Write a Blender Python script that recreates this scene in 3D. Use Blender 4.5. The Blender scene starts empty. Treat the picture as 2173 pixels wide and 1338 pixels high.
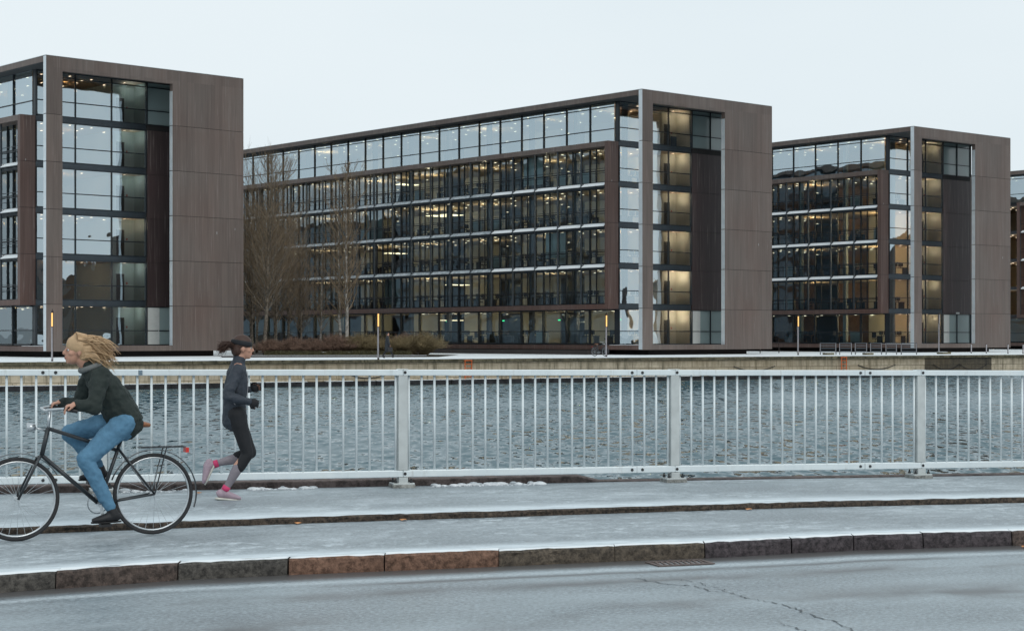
import bpy, bmesh, math, random
from mathutils import Vector, Matrix, noise
R = math.radians
SC = bpy.context.scene
COL = SC.collection
random.seed(7)

# ------------------------------------------------------------------ camera
E = 1.82                       # eye height above the road
cam = bpy.data.cameras.new("camera"); camo = bpy.data.objects.new("camera", cam); COL.objects.link(camo)
camo.location = (0, 0, E); camo.rotation_euler = (R(90), 0, 0)
cam.sensor_width = 36; cam.lens = 3650 / 2173 * 36
cam.shift_y = 47 / 2173
cam.clip_start = 0.1; cam.clip_end = 6000
cam.dof.use_dof = False
SC.camera = camo
# ------------------------------------------------------------------ sky (overcast)
w = bpy.data.worlds.new("World"); SC.world = w; w.use_nodes = True
nt = w.node_tree; nt.nodes.clear()
out = nt.nodes.new("ShaderNodeOutputWorld"); bg = nt.nodes.new("ShaderNodeBackground")
sky = nt.nodes.new("ShaderNodeTexSky"); sky.sky_type = 'NISHITA'; sky.sun_disc = False
SUN_EL, SUN_ROT = R(40), R(150)
sky.sun_elevation = SUN_EL; sky.sun_rotation = SUN_ROT
sky.air_density = 1.0; sky.dust_density = 4.0
tc = nt.nodes.new("ShaderNodeTexCoord")
mp = nt.nodes.new("ShaderNodeMapping"); mp.inputs['Scale'].default_value = (1, 1, 3.5)
nz = nt.nodes.new("ShaderNodeTexNoise"); nz.inputs['Scale'].default_value = 1.7; nz.inputs['Detail'].default_value = 4; nz.inputs['Roughness'].default_value = .45
cr = nt.nodes.new("ShaderNodeValToRGB")
cr.color_ramp.elements[0].position = .3; cr.color_ramp.elements[0].color = (7.2, 8.2, 8.75, 1)
cr.color_ramp.elements[1].position = .7; cr.color_ramp.elements[1].color = (8.2, 9.0, 9.4, 1)
mx = nt.nodes.new("ShaderNodeMix"); mx.data_type = 'RGBA'; mx.inputs[0].default_value = .97
nt.links.new(tc.outputs['Generated'], mp.inputs[0]); nt.links.new(mp.outputs[0], nz.inputs['Vector'])
nt.links.new(nz.outputs['Fac'], cr.inputs[0])
nt.links.new(sky.outputs[0], mx.inputs[6]); nt.links.new(cr.outputs[0], mx.inputs[7])
nt.links.new(mx.outputs[2], bg.inputs[0]); bg.inputs[1].default_value = 0.1
nt.links.new(bg.outputs[0], out.inputs[0])
# ------------------------------------------------------------------ weak soft sun
sl = bpy.data.lights.new("sun", 'SUN'); so = bpy.data.objects.new("sun", sl); COL.objects.link(so)
sl.energy = 0.8; sl.angle = R(25); sl.color = (1, .96, .9)
# direction to the sun: right and behind the camera
sd = Vector((math.sin(SUN_ROT) * math.cos(SUN_EL), math.cos(SUN_ROT) * math.cos(SUN_EL), math.sin(SUN_EL)))
so.rotation_euler = sd.to_track_quat('Z', 'Y').to_euler(); so.location = (0, 0, 60)
SC.view_settings.view_transform = 'Standard'; SC.view_settings.look = 'None'
SC.view_settings.exposure = 0.0; SC.view_settings.gamma = 1
SC.render.engine = 'CYCLES'
SC.cycles.use_denoising = True
SC.cycles.max_bounces = 6; SC.cycles.transparent_max_bounces = 14
SC.cycles.diffuse_bounces = 3; SC.cycles.glossy_bounces = 4
SC.cycles.sample_clamp_indirect = 4
SC.cycles.caustics_reflective = False; SC.cycles.caustics_refractive = False

# ================================================================== materials
class NT:
    def __init__(s, name):
        s.m = bpy.data.materials.new(name); s.m.use_nodes = True
        s.t = s.m.node_tree; s.t.nodes.clear()
        s.out = s.n("ShaderNodeOutputMaterial")
    def n(s, ty, **kw):
        nd = s.t.nodes.new(ty)
        for k, v in kw.items():
            if k.startswith('i_'):
                key = k[2:]
                key = int(key) if key.isdigit() else key.replace('_', ' ')
                nd.inputs[key].default_value = v
            else: setattr(nd, k, v)
        return nd
    def l(s, a, b): s.t.links.new(a, b)
    def coord(s, scale=(1, 1, 1), kind='Object', rot=(0, 0, 0)):
        c = s.n("ShaderNodeTexCoord"); m = s.n("ShaderNodeMapping")
        m.inputs['Scale'].default_value = scale; m.inputs['Rotation'].default_value = rot
        s.l(c.outputs[kind], m.inputs[0]); return m.outputs[0]
    def noise(s, vec, scale=1, detail=3, rough=.5):
        nd = s.n("ShaderNodeTexNoise", i_Scale=scale, i_Detail=detail, i_Roughness=rough); s.l(vec, nd.inputs['Vector']); return nd.outputs['Fac']
    def ramp(s, fac, stops):
        r = s.n("ShaderNodeValToRGB"); e = r.color_ramp.elements
        while len(e) < len(stops): e.new(.5)
        for i, (p, c) in enumerate(stops):
            e[i].position = p; e[i].color = (c if isinstance(c, (tuple, list)) else (c, c, c)) + ((1,) if not isinstance(c, (tuple, list)) or len(c) == 3 else ())
        s.l(fac, r.inputs[0]); return r.outputs[0]
    def mix(s, fac, a, b, mode='MIX'):
        m = s.n("ShaderNodeMix", data_type='RGBA', blend_type=mode)
        for src, i in ((fac, 0), (a, 6), (b, 7)):
            if isinstance(src, (int, float)): m.inputs[i].default_value = src
            elif isinstance(src, tuple): m.inputs[i].default_value = src + (1,) if len(src) == 3 else src
            else: s.l(src, m.inputs[i])
        return m.outputs[2]
    def math(s, op, a, b=0, c=None):
        m = s.n("ShaderNodeMath", operation=op)
        for i, v in enumerate((a, b) if c is None else (a, b, c)):
            if isinstance(v, (int, float)): m.inputs[i].default_value = v
            else: s.l(v, m.inputs[i])
        return m.outputs[0]
    def bsdf(s, col, rough=.6, metal=0, bump=None, bs=.3, bd=.01, spec=.5, coat=0):
        b = s.n("ShaderNodeBsdfPrincipled")
        for v, k in ((col, 'Base Color'), (rough, 'Roughness'), (metal, 'Metallic'), (spec, 'Specular IOR Level'), (coat, 'Coat Weight')):
            if isinstance(v, (int, float)): b.inputs[k].default_value = v
            elif isinstance(v, tuple): b.inputs[k].default_value = v + (1,)
            else: s.l(v, b.inputs[k])
        if bump is not None:
            bb = s.n("ShaderNodeBump", i_Strength=bs, i_Distance=bd); s.l(bump, bb.inputs['Height']); s.l(bb.outputs[0], b.inputs['Normal'])
        s.l(b.outputs[0], s.out.inputs[0]); s.b = b; return b

def mul(c, f): return tuple(x * f for x in c)
def simple(name, col, rough=.6, metal=0, var=.18, scale=3, bump=.15, bd=.005, sc3=(1, 1, 1), coat=0):
    t = NT(name); v = t.coord(sc3); n = t.noise(v, scale, 5, .6)
    c = t.mix(t.ramp(n, [(.3, 0.), (.7, 1.)]), mul(col, 1 - var), mul(col, 1 + var))
    t.bsdf(c, rough, metal, n, bump, bd, coat=coat); return t.m
def emit(name, col, st):
    t = NT(name); e = t.n("ShaderNodeEmission"); e.inputs[0].default_value = col + (1,); e.inputs[1].default_value = st
    t.l(e.outputs[0], t.out.inputs[0]); return t.m

def make_bronze(name, base, red, dark=1.0):
    t = NT(name)
    st = t.noise(t.coord((2.6, 2.6, .10)), 1, 6, .65)
    st2 = t.noise(t.coord((9, 9, .25)), 1, 4, .6)
    big = t.noise(t.coord((.25, .25, .16)), 1, 3, .5)
    # every sheet of cladding weathers a little differently
    c = t.n("ShaderNodeTexCoord"); sp = t.n("ShaderNodeSeparateXYZ"); t.l(c.outputs['Object'], sp.inputs[0])
    zf = t.math('FLOOR', t.math('DIVIDE', t.math('SUBTRACT', sp.outputs[2], .41), 3.43))
    xf = t.math('FLOOR', t.math('DIVIDE', t.math('ADD', sp.outputs[0], sp.outputs[1]), .62))
    cb = t.n("ShaderNodeCombineXYZ"); t.l(xf, cb.inputs[0]); t.l(zf, cb.inputs[1])
    wn = t.n("ShaderNodeTexWhiteNoise", noise_dimensions='2D'); t.l(cb.outputs[0], wn.inputs['Vector'])
    cb2 = t.n("ShaderNodeCombineXYZ"); t.l(t.math('FLOOR', t.math('DIVIDE', xf, 4.)), cb2.inputs[0]); t.l(zf, cb2.inputs[1])
    wn2 = t.n("ShaderNodeTexWhiteNoise", noise_dimensions='2D'); t.l(cb2.outputs[0], wn2.inputs['Vector'])
    a = t.mix(t.ramp(st, [(.32, 0.), (.7, 1.)]), mul(base, .76 * dark), mul(base, 1.18 * dark))
    a = t.mix(t.math('MULTIPLY', t.ramp(big, [(.4, 0.), (.75, 1.)]), .75), a, mul(red, dark))
    a = t.mix(t.math('MULTIPLY', t.ramp(st2, [(.28, 1.), (.42, 0.)]), .55), a, mul(red, .62 * dark)); a = t.mix(t.math('MULTIPLY', t.ramp(st2, [(.58, 0.), (.72, 1.)]), .45), a, mul((.30, .26, .245), dark))
    s = t.math('ADD', .84, t.math('MULTIPLY', wn.outputs['Value'], .15)); s = t.math('ADD', s, t.math('MULTIPLY', wn2.outputs['Value'], .17))
    a = t.mix(1., a, s, 'MULTIPLY')
    # upright seams between the sheets
    fr = t.math('FRACT', t.math('DIVIDE', t.math('ADD', sp.outputs[0], sp.outputs[1]), .62))
    seam = t.math('LESS_THAN', fr, .035)
    a = t.mix(t.math('MULTIPLY', seam, .4), a, mul(base, .45))
    # chalky run-off marks
    v = t.n("ShaderNodeTexVoronoi", i_Scale=1.0); t.l(t.coord((1.1, 1.1, .33)), v.inputs['Vector'])
    a = t.mix(t.math('MULTIPLY', t.math('LESS_THAN', v.outputs['Distance'], .045), .6), a, (.42, .44, .44))
    t.bsdf(a, .48, .0, st, .25, .01, spec=.42); return t.m

M = {}
M['bronze'] = make_bronze('weathered_bronze', (.138, .110, .097), (.122, .080, .066))
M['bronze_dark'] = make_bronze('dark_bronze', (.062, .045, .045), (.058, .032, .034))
M['bronze_red'] = make_bronze('red_bronze', (.105, .066, .056), (.095, .045, .034))
M['alu'] = simple('pale_aluminium', (.62, .67, .70), .38, .35, .08, 1.2, .05)
M['joint'] = simple('joint_shadow_gap', (.02, .018, .018), .8)
M['frame'] = simple('charcoal_steel', (.018, .024, .030), .42, .2, .12, 2, .05)
M['spandrel'] = simple('slate_spandrel', (.045, .058, .070), .35, .3, .15, 1.5, .05)
M['soffit'] = simple('dark_soffit', (.05, .055, .06), .7)
M['plinth'] = simple('dark_plinth', (.028, .022, .02), .8, 0, .3, .7)
M['ceiling'] = simple('office_ceiling', (.55, .43, .30), .9, 0, .06, .6)
M['carpet'] = simple('office_carpet', (.05, .05, .055), .95)
M['iwall'] = simple('cream_inner_wall', (.60, .58, .48), .9, 0, .04, .4)
M['iwall_cool'] = simple('cool_inner_wall', (.52, .60, .58), .9, 0, .04, .4)
M['iwood'] = simple('warm_wood', (.30, .17, .08), .6, 0, .2, 2)
M['icol'] = simple('pale_column', (.50, .56, .55), .7, 0, .05, 1)
M['black'] = simple('black_plastic', (.012, .012, .014), .5)
M['white'] = simple('white_laminate', (.6, .62, .6), .5, 0, .05)
M['blue'] = simple('blue_board', (.01, .06, .14), .6)
M['frost'] = None
M['lamp_warm'] = emit('warm_downlight', (1, .82, .58), 3.2)
M['lamp_led'] = emit('amber_lamp_tube', (1, .56, .18), 1.7)
M['pend'] = emit('warm_pendant', (1, .78, .48), 3.0)
M['exit_green'] = emit('green_exit_light', (.05, 1, .35), 1.6)
M['redlight'] = simple('red_reflector', (.6, .03, .02), .3)

def make_glass(name, base_r, wob=1.0, tint=(.72, .86, .88)):
    t = NT(name)
    tr = t.n("ShaderNodeBsdfTransparent"); tr.inputs[0].default_value = tint + (1,)
    gl = t.n("ShaderNodeBsdfGlossy"); gl.inputs['Color'].default_value = (.80, .93, 1.0, 1); gl.inputs['Roughness'].default_value = .0
    lw = t.n("ShaderNodeFresnel", i_IOR=1.5)
    oi = t.n("ShaderNodeObjectInfo")
    c = t.n("ShaderNodeTexCoord")
    ad = t.n("ShaderNodeVectorMath", operation='ADD'); t.l(c.outputs['Object'], ad.inputs[0])
    cc = t.n("ShaderNodeCombineXYZ"); r = t.math('MULTIPLY', oi.outputs['Random'], 60); t.l(r, cc.inputs[0]); t.l(r, cc.inputs[1]); t.l(cc.outputs[0], ad.inputs[1])
    n1 = t.n("ShaderNodeTexNoise", i_Scale=.42, i_Detail=1.5, i_Roughness=.4); t.l(ad.outputs[0], n1.inputs['Vector'])
    b = t.n("ShaderNodeBump", i_Strength=1.0, i_Distance=.035 * wob); t.l(n1.outputs['Fac'], b.inputs['Height']); t.l(b.outputs[0], gl.inputs['Normal'])
    fac = t.math('ADD', t.math('MULTIPLY', lw.outputs[0], 1.0), base_r)
    m = t.n("ShaderNodeMixShader"); t.l(fac, m.inputs[0]); t.l(tr.outputs[0], m.inputs[1]); t.l(gl.outputs[0], m.inputs[2])
    t.l(m.outputs[0], t.out.inputs[0]); return t.m
M['glass'] = make_glass('window_glass', .17)
M['glass_top'] = make_glass('coated_window_glass', .47, .6)
M['glass_gable'] = make_glass('gable_window_glass', .46, 1.2, (.92, .92, .92))
t = NT('frosted_glass'); t.bsdf((.33, .42, .42), .12, 0, t.noise(t.coord(), .6, 2), .2, .02, spec=.8); M['frosted'] = t.m
t = NT('dark_glass'); t.bsdf((.20, .25, .29), .0, .45, t.noise(t.coord(), .4, 2), 1., .03, spec=1.); M['darkglass'] = t.m

# snow / frost / asphalt --------------------------------------------------
def make_surface(name, base, dark, snow, speck=1.0, near_band=0, wid=1.0, far_band=0, cov=(.5, .62), wet=.3, streak=(.9, 5), mid=0, gutter=False, fl=(5.5, 6.5), fs=.7):
    """asphalt with frost; UV.y = metres in from the near edge, UV.x = metres along"""
    t = NT(name)
    uv = t.n("ShaderNodeUVMap"); sp = t.n("ShaderNodeSeparateXYZ"); t.l(uv.outputs[0], sp.inputs[0])
    def uvs(sx, sy):
        m = t.n("ShaderNodeMapping"); m.inputs['Scale'].default_value = (sx, sy, 1); t.l(uv.outputs[0], m.inputs[0]); return m.outputs[0]
    fine = t.noise(uvs(26, 34), 1, 5, .8)
    agg = t.n("ShaderNodeTexVoronoi", i_Scale=1.0); t.l(uvs(38, 38), agg.inputs['Vector'])
    big = t.noise(uvs(.35, 1.1), 1, 4, .55)
    med = t.noise(uvs(*streak), 1, 6, .72)
    a = t.mix(t.ramp(big, [(.38, 0.), (.58, 1.)]), dark, base)
    a = t.mix(t.math('MULTIPLY', t.ramp(fine, [(.45, 0.), (.62, 1.)]), .75), a, mul(base, 1.6), 'MIX'); a = t.mix(t.math('MULTIPLY', t.ramp(fine, [(.34, 1.), (.46, 0.)]), .6), a, mul(dark, .55), 'MIX')
    a = t.mix(t.math('MULTIPLY', t.ramp(agg.outputs['Distance'], [(.0, 1.), (.35, 0.)]), .22), a, mul(dark, .5))
    msk = t.ramp(med, [(cov[0], 0.), (cov[1], 1.)])
    sn2 = t.ramp(t.noise(uvs(*fl), 1, 7, .8), [(.47, 0.), (.60, 1.)])
    msk = t.math('MAXIMUM', t.math('MULTIPLY', msk, .55 * speck), t.math('MULTIPLY', sn2, fs * speck))
    patch = t.ramp(t.noise(uvs(.42, .9), 1, 5, .62), [(.40, .12), (.56, 1.)])
    msk = t.math('MULTIPLY', msk, patch)
    wob = t.math('MULTIPLY', t.math('SUBTRACT', t.noise(uvs(.8, 1.5), 1, 5, .6), .5), 1.0)
    y = t.math('ADD', sp.outputs[1], t.math('MULTIPLY', wob, .55 * max(near_band, .2)))
    if near_band:
        nb = t.n("ShaderNodeMapRange", i_1=near_band * .35, i_2=near_band, i_3=1., i_4=0.); t.l(y, nb.inputs[0]); msk = t.math('MAXIMUM', msk, t.math('MULTIPLY', nb.outputs[0], t.ramp(t.noise(uvs(2.5, 9), 1, 6, .75), [(.25, .35), (.55, 1.)])))
    if far_band:
        fb = t.n("ShaderNodeMapRange", i_1=wid - far_band, i_2=wid - far_band * .5, i_3=0., i_4=1.); t.l(y, fb.inputs[0]); msk = t.math('MAXIMUM', msk, t.math('MULTIPLY', fb.outputs[0], .6))
    dk_ = None
    if gutter:
        yy = t.math('ADD', t.math('ABSOLUTE', sp.outputs[1]), t.math('MULTIPLY', t.math('SUBTRACT', t.noise(uvs(.9, .3), 1, 6, .65), .5), .16))
        g1 = t.n("ShaderNodeMapRange", i_1=.24, i_2=.42, i_3=1., i_4=0.); t.l(yy, g1.inputs[0])
        def line(c0, w0):
            q = t.n("ShaderNodeMapRange", i_1=0., i_2=w0, i_3=1., i_4=0.); t.l(t.math('ABSOLUTE', t.math('SUBTRACT', yy, c0)), q.inputs[0]); return q.outputs[0]
        frost = t.math('MULTIPLY', line(.50, .13), t.math('MULTIPLY', t.ramp(fine, [(.35, .35), (.5, 1.)]), 1.)); frost = t.math('MULTIPLY', frost, t.ramp(t.noise(uvs(3, 3), 1, 5, .7), [(.30, .2), (.5, 1.)]))
        wetl = t.math('MULTIPLY', t.math('ADD', line(.68, .10), t.math('ADD', line(1.15, .25), line(2.4, .6))), t.ramp(t.noise(uvs(.45, .6), 1, 4, .6), [(.44, 0.), (.56, 1.)]))
        a = t.mix(t.math('MULTIPLY', g1.outputs[0], .9), a, (.085, .076, .073)); a = t.mix(t.math('MULTIPLY', t.math('MINIMUM', wetl, 1.), .95), a, (.075, .08, .085))
        msk = t.math('MAXIMUM', t.math('MULTIPLY', msk, t.math('SUBTRACT', 1., t.math('MAXIMUM', g1.outputs[0], t.math('MINIMUM', wetl, 1.)))), t.math('MULTIPLY', frost, .8))
    c = t.mix(msk, a, snow)
    ro = t.math('ADD', wet, t.math('MULTIPLY', msk, .45))
    ro = t.math('ADD', ro, t.math('MULTIPLY', big, .12))
    h = t.math('ADD', t.math('MULTIPLY', fine, .4), t.math('MULTIPLY', msk, .8))
    t.bsdf(c, ro, 0, h, .5, .008, spec=.5); return t.m
SNOW = (.66, .73, .77)
M['road'] = make_surface('wet_road_asphalt', (.245, .292, .318), (.115, .140, .158), (.52, .58, .61), .65, 0, 1, 0, (.55, .75), .27, (1.2, 3), gutter=True, fl=(22, 26), fs=.45)
M['cycle'] = make_surface('frosty_cycle_lane', (.225, .262, .285), (.145, .172, .19), SNOW, 1., .42, 1.6, 0, (.48, .66), .36, (.8, 2.6))
M['foot'] = make_surface('frosty_footpath', (.225, .265, .288), (.135, .162, .18), SNOW, 1.0, .75, 2.2, .0, (.45, .62), .38, (1.1, 2.4))
t = NT('trodden_snow'); v = t.coord((.5, 1.2, 1)); n = t.noise(v, 1.2, 8, .7)
t.bsdf(t.mix(t.ramp(n, [(.38, 0.), (.6, 1.)]), (.66, .71, .74), (.86, .89, .90)), .8, 0, n, .4, .03); M['snow'] = t.m
t = NT('fresh_snow'); n = t.noise(t.coord(), 9, 6, .6)
t.bsdf(t.mix(n, (.70, .74, .77), (.84, .86, .88)), .8, 0, n, .6, .02); M['snowc'] = t.m
t = NT('blade_snow'); n = t.noise(t.coord((3, 3, 3)), 1, 6, .7)
t.bsdf(t.mix(t.ramp(n, [(.28, 0.), (.42, 1.)]), (.36, .40, .42), (.82, .86, .88)), .8, 0, n, .6, .02); M['blade_snow'] = t.m

t = NT('thin_blade_snow'); n = t.noise(t.coord((3, 3, 3)), 1, 6, .7)
t.bsdf(t.mix(t.ramp(n, [(.35, 0.), (.6, 1.)]), (.20, .25, .28), (.55, .60, .63)), .6, 0, n, .6, .02); M['blade_thin'] = t.m
def stone(name, c1, c2, sc=22, rough=.85, bd=.015):
    t = NT(name); n = t.noise(t.coord(), sc, 7, .75); b = t.noise(t.coord(), sc * .16, 4, .6)
    vo = t.n("ShaderNodeTexVoronoi", i_Scale=sc * 3.2); t.l(t.coord(), vo.inputs['Vector'])
    c = t.mix(t.ramp(n, [(.40, 0.), (.60, 1.)]), mul(c1, .7), mul(c2, 1.15))
    c = t.mix(t.math('MULTIPLY', t.ramp(vo.outputs['Distance'], [(0., 1.), (.3, 0.)]), .35), c, mul(c2, 1.6))
    c = t.mix(1., c, t.ramp(b, [(.3, .72), (.7, 1.15)]), 'MULTIPLY')
    t.bsdf(c, rough, 0, t.math('ADD', n, t.math('MULTIPLY', b, 1.5)), .9, bd); return t.m
M['k_brown'] = stone('brown_granite', (.060, .044, .037), (.125, .092, .078))
M['k_red'] = stone('red_granite', (.125, .066, .043), (.21, .118, .08))
M['k_grey'] = stone('grey_granite', (.048, .044, .040), (.105, .096, .085))
M['k_olive'] = stone('olive_granite', (.058, .046, .035), (.125, .10, .075))
M['k_purple'] = stone('purple_granite', (.035, .029, .033), (.085, .070, .076))
M['step_edge'] = stone('dark_ragged_edge', (.018, .014, .011), (.085, .062, .045), 30)
M['brown_beam'] = stone('brown_edge_beam', (.085, .062, .055), (.16, .12, .11), 9)
M['concrete'] = stone('grey_concrete', (.20, .20, .19), (.33, .33, .31), 14, .9, .006)
M['soil'] = stone('soil', (.02, .016, .01), (.05, .04, .025), 6)
M['ground'] = simple('ground_snowy_earth', (.45, .47, .48), .9, 0, .2, .3)

def make_railing():
    t = NT('pale_railing_paint'); n = t.noise(t.coord((1, 1, .6)), 5, 6, .7); n2 = t.noise(t.coord((3, 3, .7)), 2.2, 5, .7)
    c = t.mix(t.ramp(n, [(.35, 0.), (.7, 1.)]), (.70, .765, .79), (.79, .84, .85))
    c = t.mix(t.math('MULTIPLY', t.ramp(n2, [(.58, 0.), (.75, 1.)]), .45), c, (.36, .36, .32))
    n3 = t.noise(t.coord((14, 14, .9)), 1, 5, .8); c = t.mix(t.math('MULTIPLY', t.ramp(n3, [(.60, 0.), (.74, 1.)]), .5), c, (.30, .25, .18))
    t.bsdf(c, .42, .15, n, .1, .003); return t.m
M['rail'] = make_railing()
M['galv'] = simple('galvanised_post', (.55, .58, .575), .5, .3, .12, 6, .1)
M['bolt'] = simple('dark_bolt', (.06, .062, .065), .5, .6)
M['grate'] = simple('rusty_iron', (.16, .125, .115), .7, .4, .4, 12)

def make_quay(name, light, dark, stain):
    t = NT(name)
    uv = t.n("ShaderNodeUVMap")
    br = t.n("ShaderNodeTexBrick", offset=.5)
    br.inputs['Color1'].default_value = light + (1,); br.inputs['Color2'].default_value = mul(light, .78) + (1,); br.inputs['Mortar'].default_value = mul(dark, .6) + (1,)
    br.inputs['Scale'].default_value = 1; br.inputs['Mortar Size'].default_value = .018; br.inputs['Brick Width'].default_value = 1.35; br.inputs['Row Height'].default_value = .46
    br.inputs['Bias'].default_value = .0
    t.l(uv.outputs[0], br.inputs['Vector'])
    def uvs(sx, sy, o=0):
        m = t.n("ShaderNodeMapping"); m.inputs['Scale'].default_value = (sx, sy, 1); m.inputs['Location'].default_value = (o, o, 0); t.l(uv.outputs[0], m.inputs[0]); return m.outputs[0]
    n = t.noise(uvs(1.4, 2.2), 1, 7, .7); dr = t.noise(uvs(3.2, .22), 1, 5, .7); big = t.noise(uvs(.12, .5, 7), 1, 3, .6)
    sp = t.n("ShaderNodeSeparateXYZ"); t.l(uv.outputs[0], sp.inputs[0])
    top = t.n("ShaderNodeMapRange", i_1=.95, i_2=1.55, i_3=0., i_4=1.); t.l(t.math('ADD', sp.outputs[1], t.math('MULTIPLY', t.math('SUBTRACT', dr, .5), 1.6)), top.inputs[0])
    c = t.mix(t.ramp(n, [(.38, 0.), (.72, .85)]), br.outputs[0], dark)
    c = t.mix(t.math('MULTIPLY', t.ramp(dr, [(.50, 0.), (.66, 1.)]), .7), c, stain)
    c = t.mix(t.math('MULTIPLY', top.outputs[0], .62), c, mul(stain, 1.5))
    c = t.mix(t.math('MULTIPLY', t.ramp(big, [(.45, 0.), (.7, 1.)]), .4), c, (.22, .15, .07))
    t.bsdf(c, .85, 0, t.math('ADD', t.math('MULTIPLY', br.outputs['Fac'], -1), n), .8, .03); return t.m
M['quay'] = make_quay('sandstone_quay_blocks', (.62, .53, .40), (.30, .25, .17), (.10, .085, .055))
M['quay_dark'] = make_quay('dark_quay_blocks', (.12, .10, .07), (.04, .034, .026), (.025, .022, .018))
M['coping'] = stone('mossy_coping', (.075, .068, .04), (.16, .14, .09), 2.2, .9, .02)
M['fender'] = stone('wet_black_timber', (.008, .008, .009), (.03, .03, .034), 3)
M['orange'] = simple('orange_paint', (.62, .12, .02), .5, 0, .15, 6)
M['pole'] = simple('dark_brown_pole', (.045, .030, .028), .45, .4)
M['poleface'] = simple('pale_pole_face', (.42, .40, .42), .35, .5)
M['bark'] = stone('grey_brown_bark', (.085, .07, .055), (.20, .17, .135), 5)
M['twig'] = simple('bare_brown_twigs', (.19, .14, .09), .9, 0, .35, .8)
M['birch'] = stone('pale_birch_bark', (.16, .14, .12), (.45, .42, .38), 3)
M['bush_red'] = simple('reddish_bare_twigs', (.17, .105, .075), .9, 0, .35, 1.2)
M['bush_olive'] = simple('olive_brown_twigs', (.19, .145, .075), .9, 0, .35, 1.2)
M['hedge'] = simple('brown_green_hedge_leaves', (.065, .058, .025), .9, 0, .4, 3)

def make_water():
    t = NT('rippled_harbour_water')
    c = t.n("ShaderNodeTexCoord")
    def nz(x, y, o, r, det):
        m = t.n("ShaderNodeMapping"); m.inputs['Scale'].default_value = (x, y, 1); m.inputs['Location'].default_value = (o, o, o); m.inputs['Rotation'].default_value = (0, 0, r); t.l(c.outputs['Object'], m.inputs[0])
        n = t.n("ShaderNodeTexNoise", i_Scale=1., i_Detail=det, i_Roughness=.6); t.l(m.outputs[0], n.inputs['Vector']); return n
    a = nz(2.1, .85, 0, .06, 2.5); b = nz(5.5, 1.9, 5, -.08, 2.); g = nz(.05, .022, 3, .4, 3.)
    v1 = t.n("ShaderNodeVectorMath", operation='SUBTRACT'); t.l(a.outputs['Color'], v1.inputs[0]); v1.inputs[1].default_value = (.5, .5, .5)
    v2 = t.n("ShaderNodeVectorMath", operation='SUBTRACT'); t.l(b.outputs['Color'], v2.inputs[0]); v2.inputs[1].default_value = (.5, .5, .5)
    s1 = t.n("ShaderNodeVectorMath", operation='MULTIPLY'); t.l(v1.outputs[0], s1.inputs[0]); s1.inputs[1].default_value = (.7, WAVE_A, 0)
    s2 = t.n("ShaderNodeVectorMath", operation='MULTIPLY'); t.l(v2.outputs[0], s2.inputs[0]); s2.inputs[1].default_value = (.5, WAVE_B, 0)
    ad = t.n("ShaderNodeVectorMath", operation='ADD'); t.l(s1.outputs[0], ad.inputs[0]); t.l(s2.outputs[0], ad.inputs[1])
    amp = t.n("ShaderNodeMapRange", i_1=.38, i_2=.62, i_3=.45, i_4=1.45); t.l(g.outputs['Fac'], amp.inputs[0])
    sc_ = t.n("ShaderNodeVectorMath", operation='SCALE'); t.l(ad.outputs[0], sc_.inputs[0]); t.l(amp.outputs[0], sc_.inputs['Scale'])
    a2 = t.n("ShaderNodeVectorMath", operation='ADD'); t.l(sc_.outputs[0], a2.inputs[0]); a2.inputs[1].default_value = (0, -.21, 1)
    nr = t.n("ShaderNodeVectorMath", operation='NORMALIZE'); t.l(a2.outputs[0], nr.inputs[0])
    p = t.n("ShaderNodeBsdfPrincipled"); p.inputs['Base Color'].default_value = (.024, .066, .086, 1); p.inputs['Roughness'].default_value = .03; p.inputs['IOR'].default_value = 2.0; p.inputs['Specular Tint'].default_value = (.80, .97, 1, 1)
    t.l(nr.outputs[0], p.inputs['Normal']); t.l(p.outputs[0], t.out.inputs[0]); return t.m
WAVE_A, WAVE_B = 1.6, .7
M['water'] = make_water()

# clothes, skin
for k, c, r in (('skin', (.50, .27, .19), .55), ('jacket_slate', (.030, .038, .052), .7), ('legging', (.008, .009, .012), .75), ('sock_lilac', (.24, .215, .24), .8),
                ('pink', (.62, .05, .16), .7), ('shoe_lilac', (.36, .27, .32), .6), ('sole', (.62, .61, .55), .6), ('hair_brown', (.050, .022, .014), .6),
                ('hair_blond', (.50, .335, .19), .6), ('jacket_green', (.017, .026, .023), .8), ('jeans', (.095, .22, .34), .85), ('shoe_black', (.012, .012, .014), .6),
                ('coat', (.018, .022, .028), .8), ('saddle', (.26, .10, .04), .5), ('tyre', (.03, .03, .032), .8), ('steel', (.55, .58, .6), .3),
                ('bikeframe', (.03, .035, .04), .35), ('skin_lip', (.32, .10, .08), .5), ('scarf', (.16, .17, .17), .9)):
    M[k] = simple(k, c, r, .8 if k == 'steel' else 0, .15, 14, .2, .003)
M['hair_dark_blond'] = simple('hair_dark_blond', (.26, .15, .07), .6, 0, .3, 14)
M['brick_house'] = simple('red_brick', (.085, .06, .052), .9, 0, .2, 1)
M['plaster'] = simple('cream_plaster', (.13, .145, .15), .9, 0, .1, .5)
M['tile'] = simple('dark_roof_tiles', (.07, .05, .045), .8, 0, .2, 2)

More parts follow.
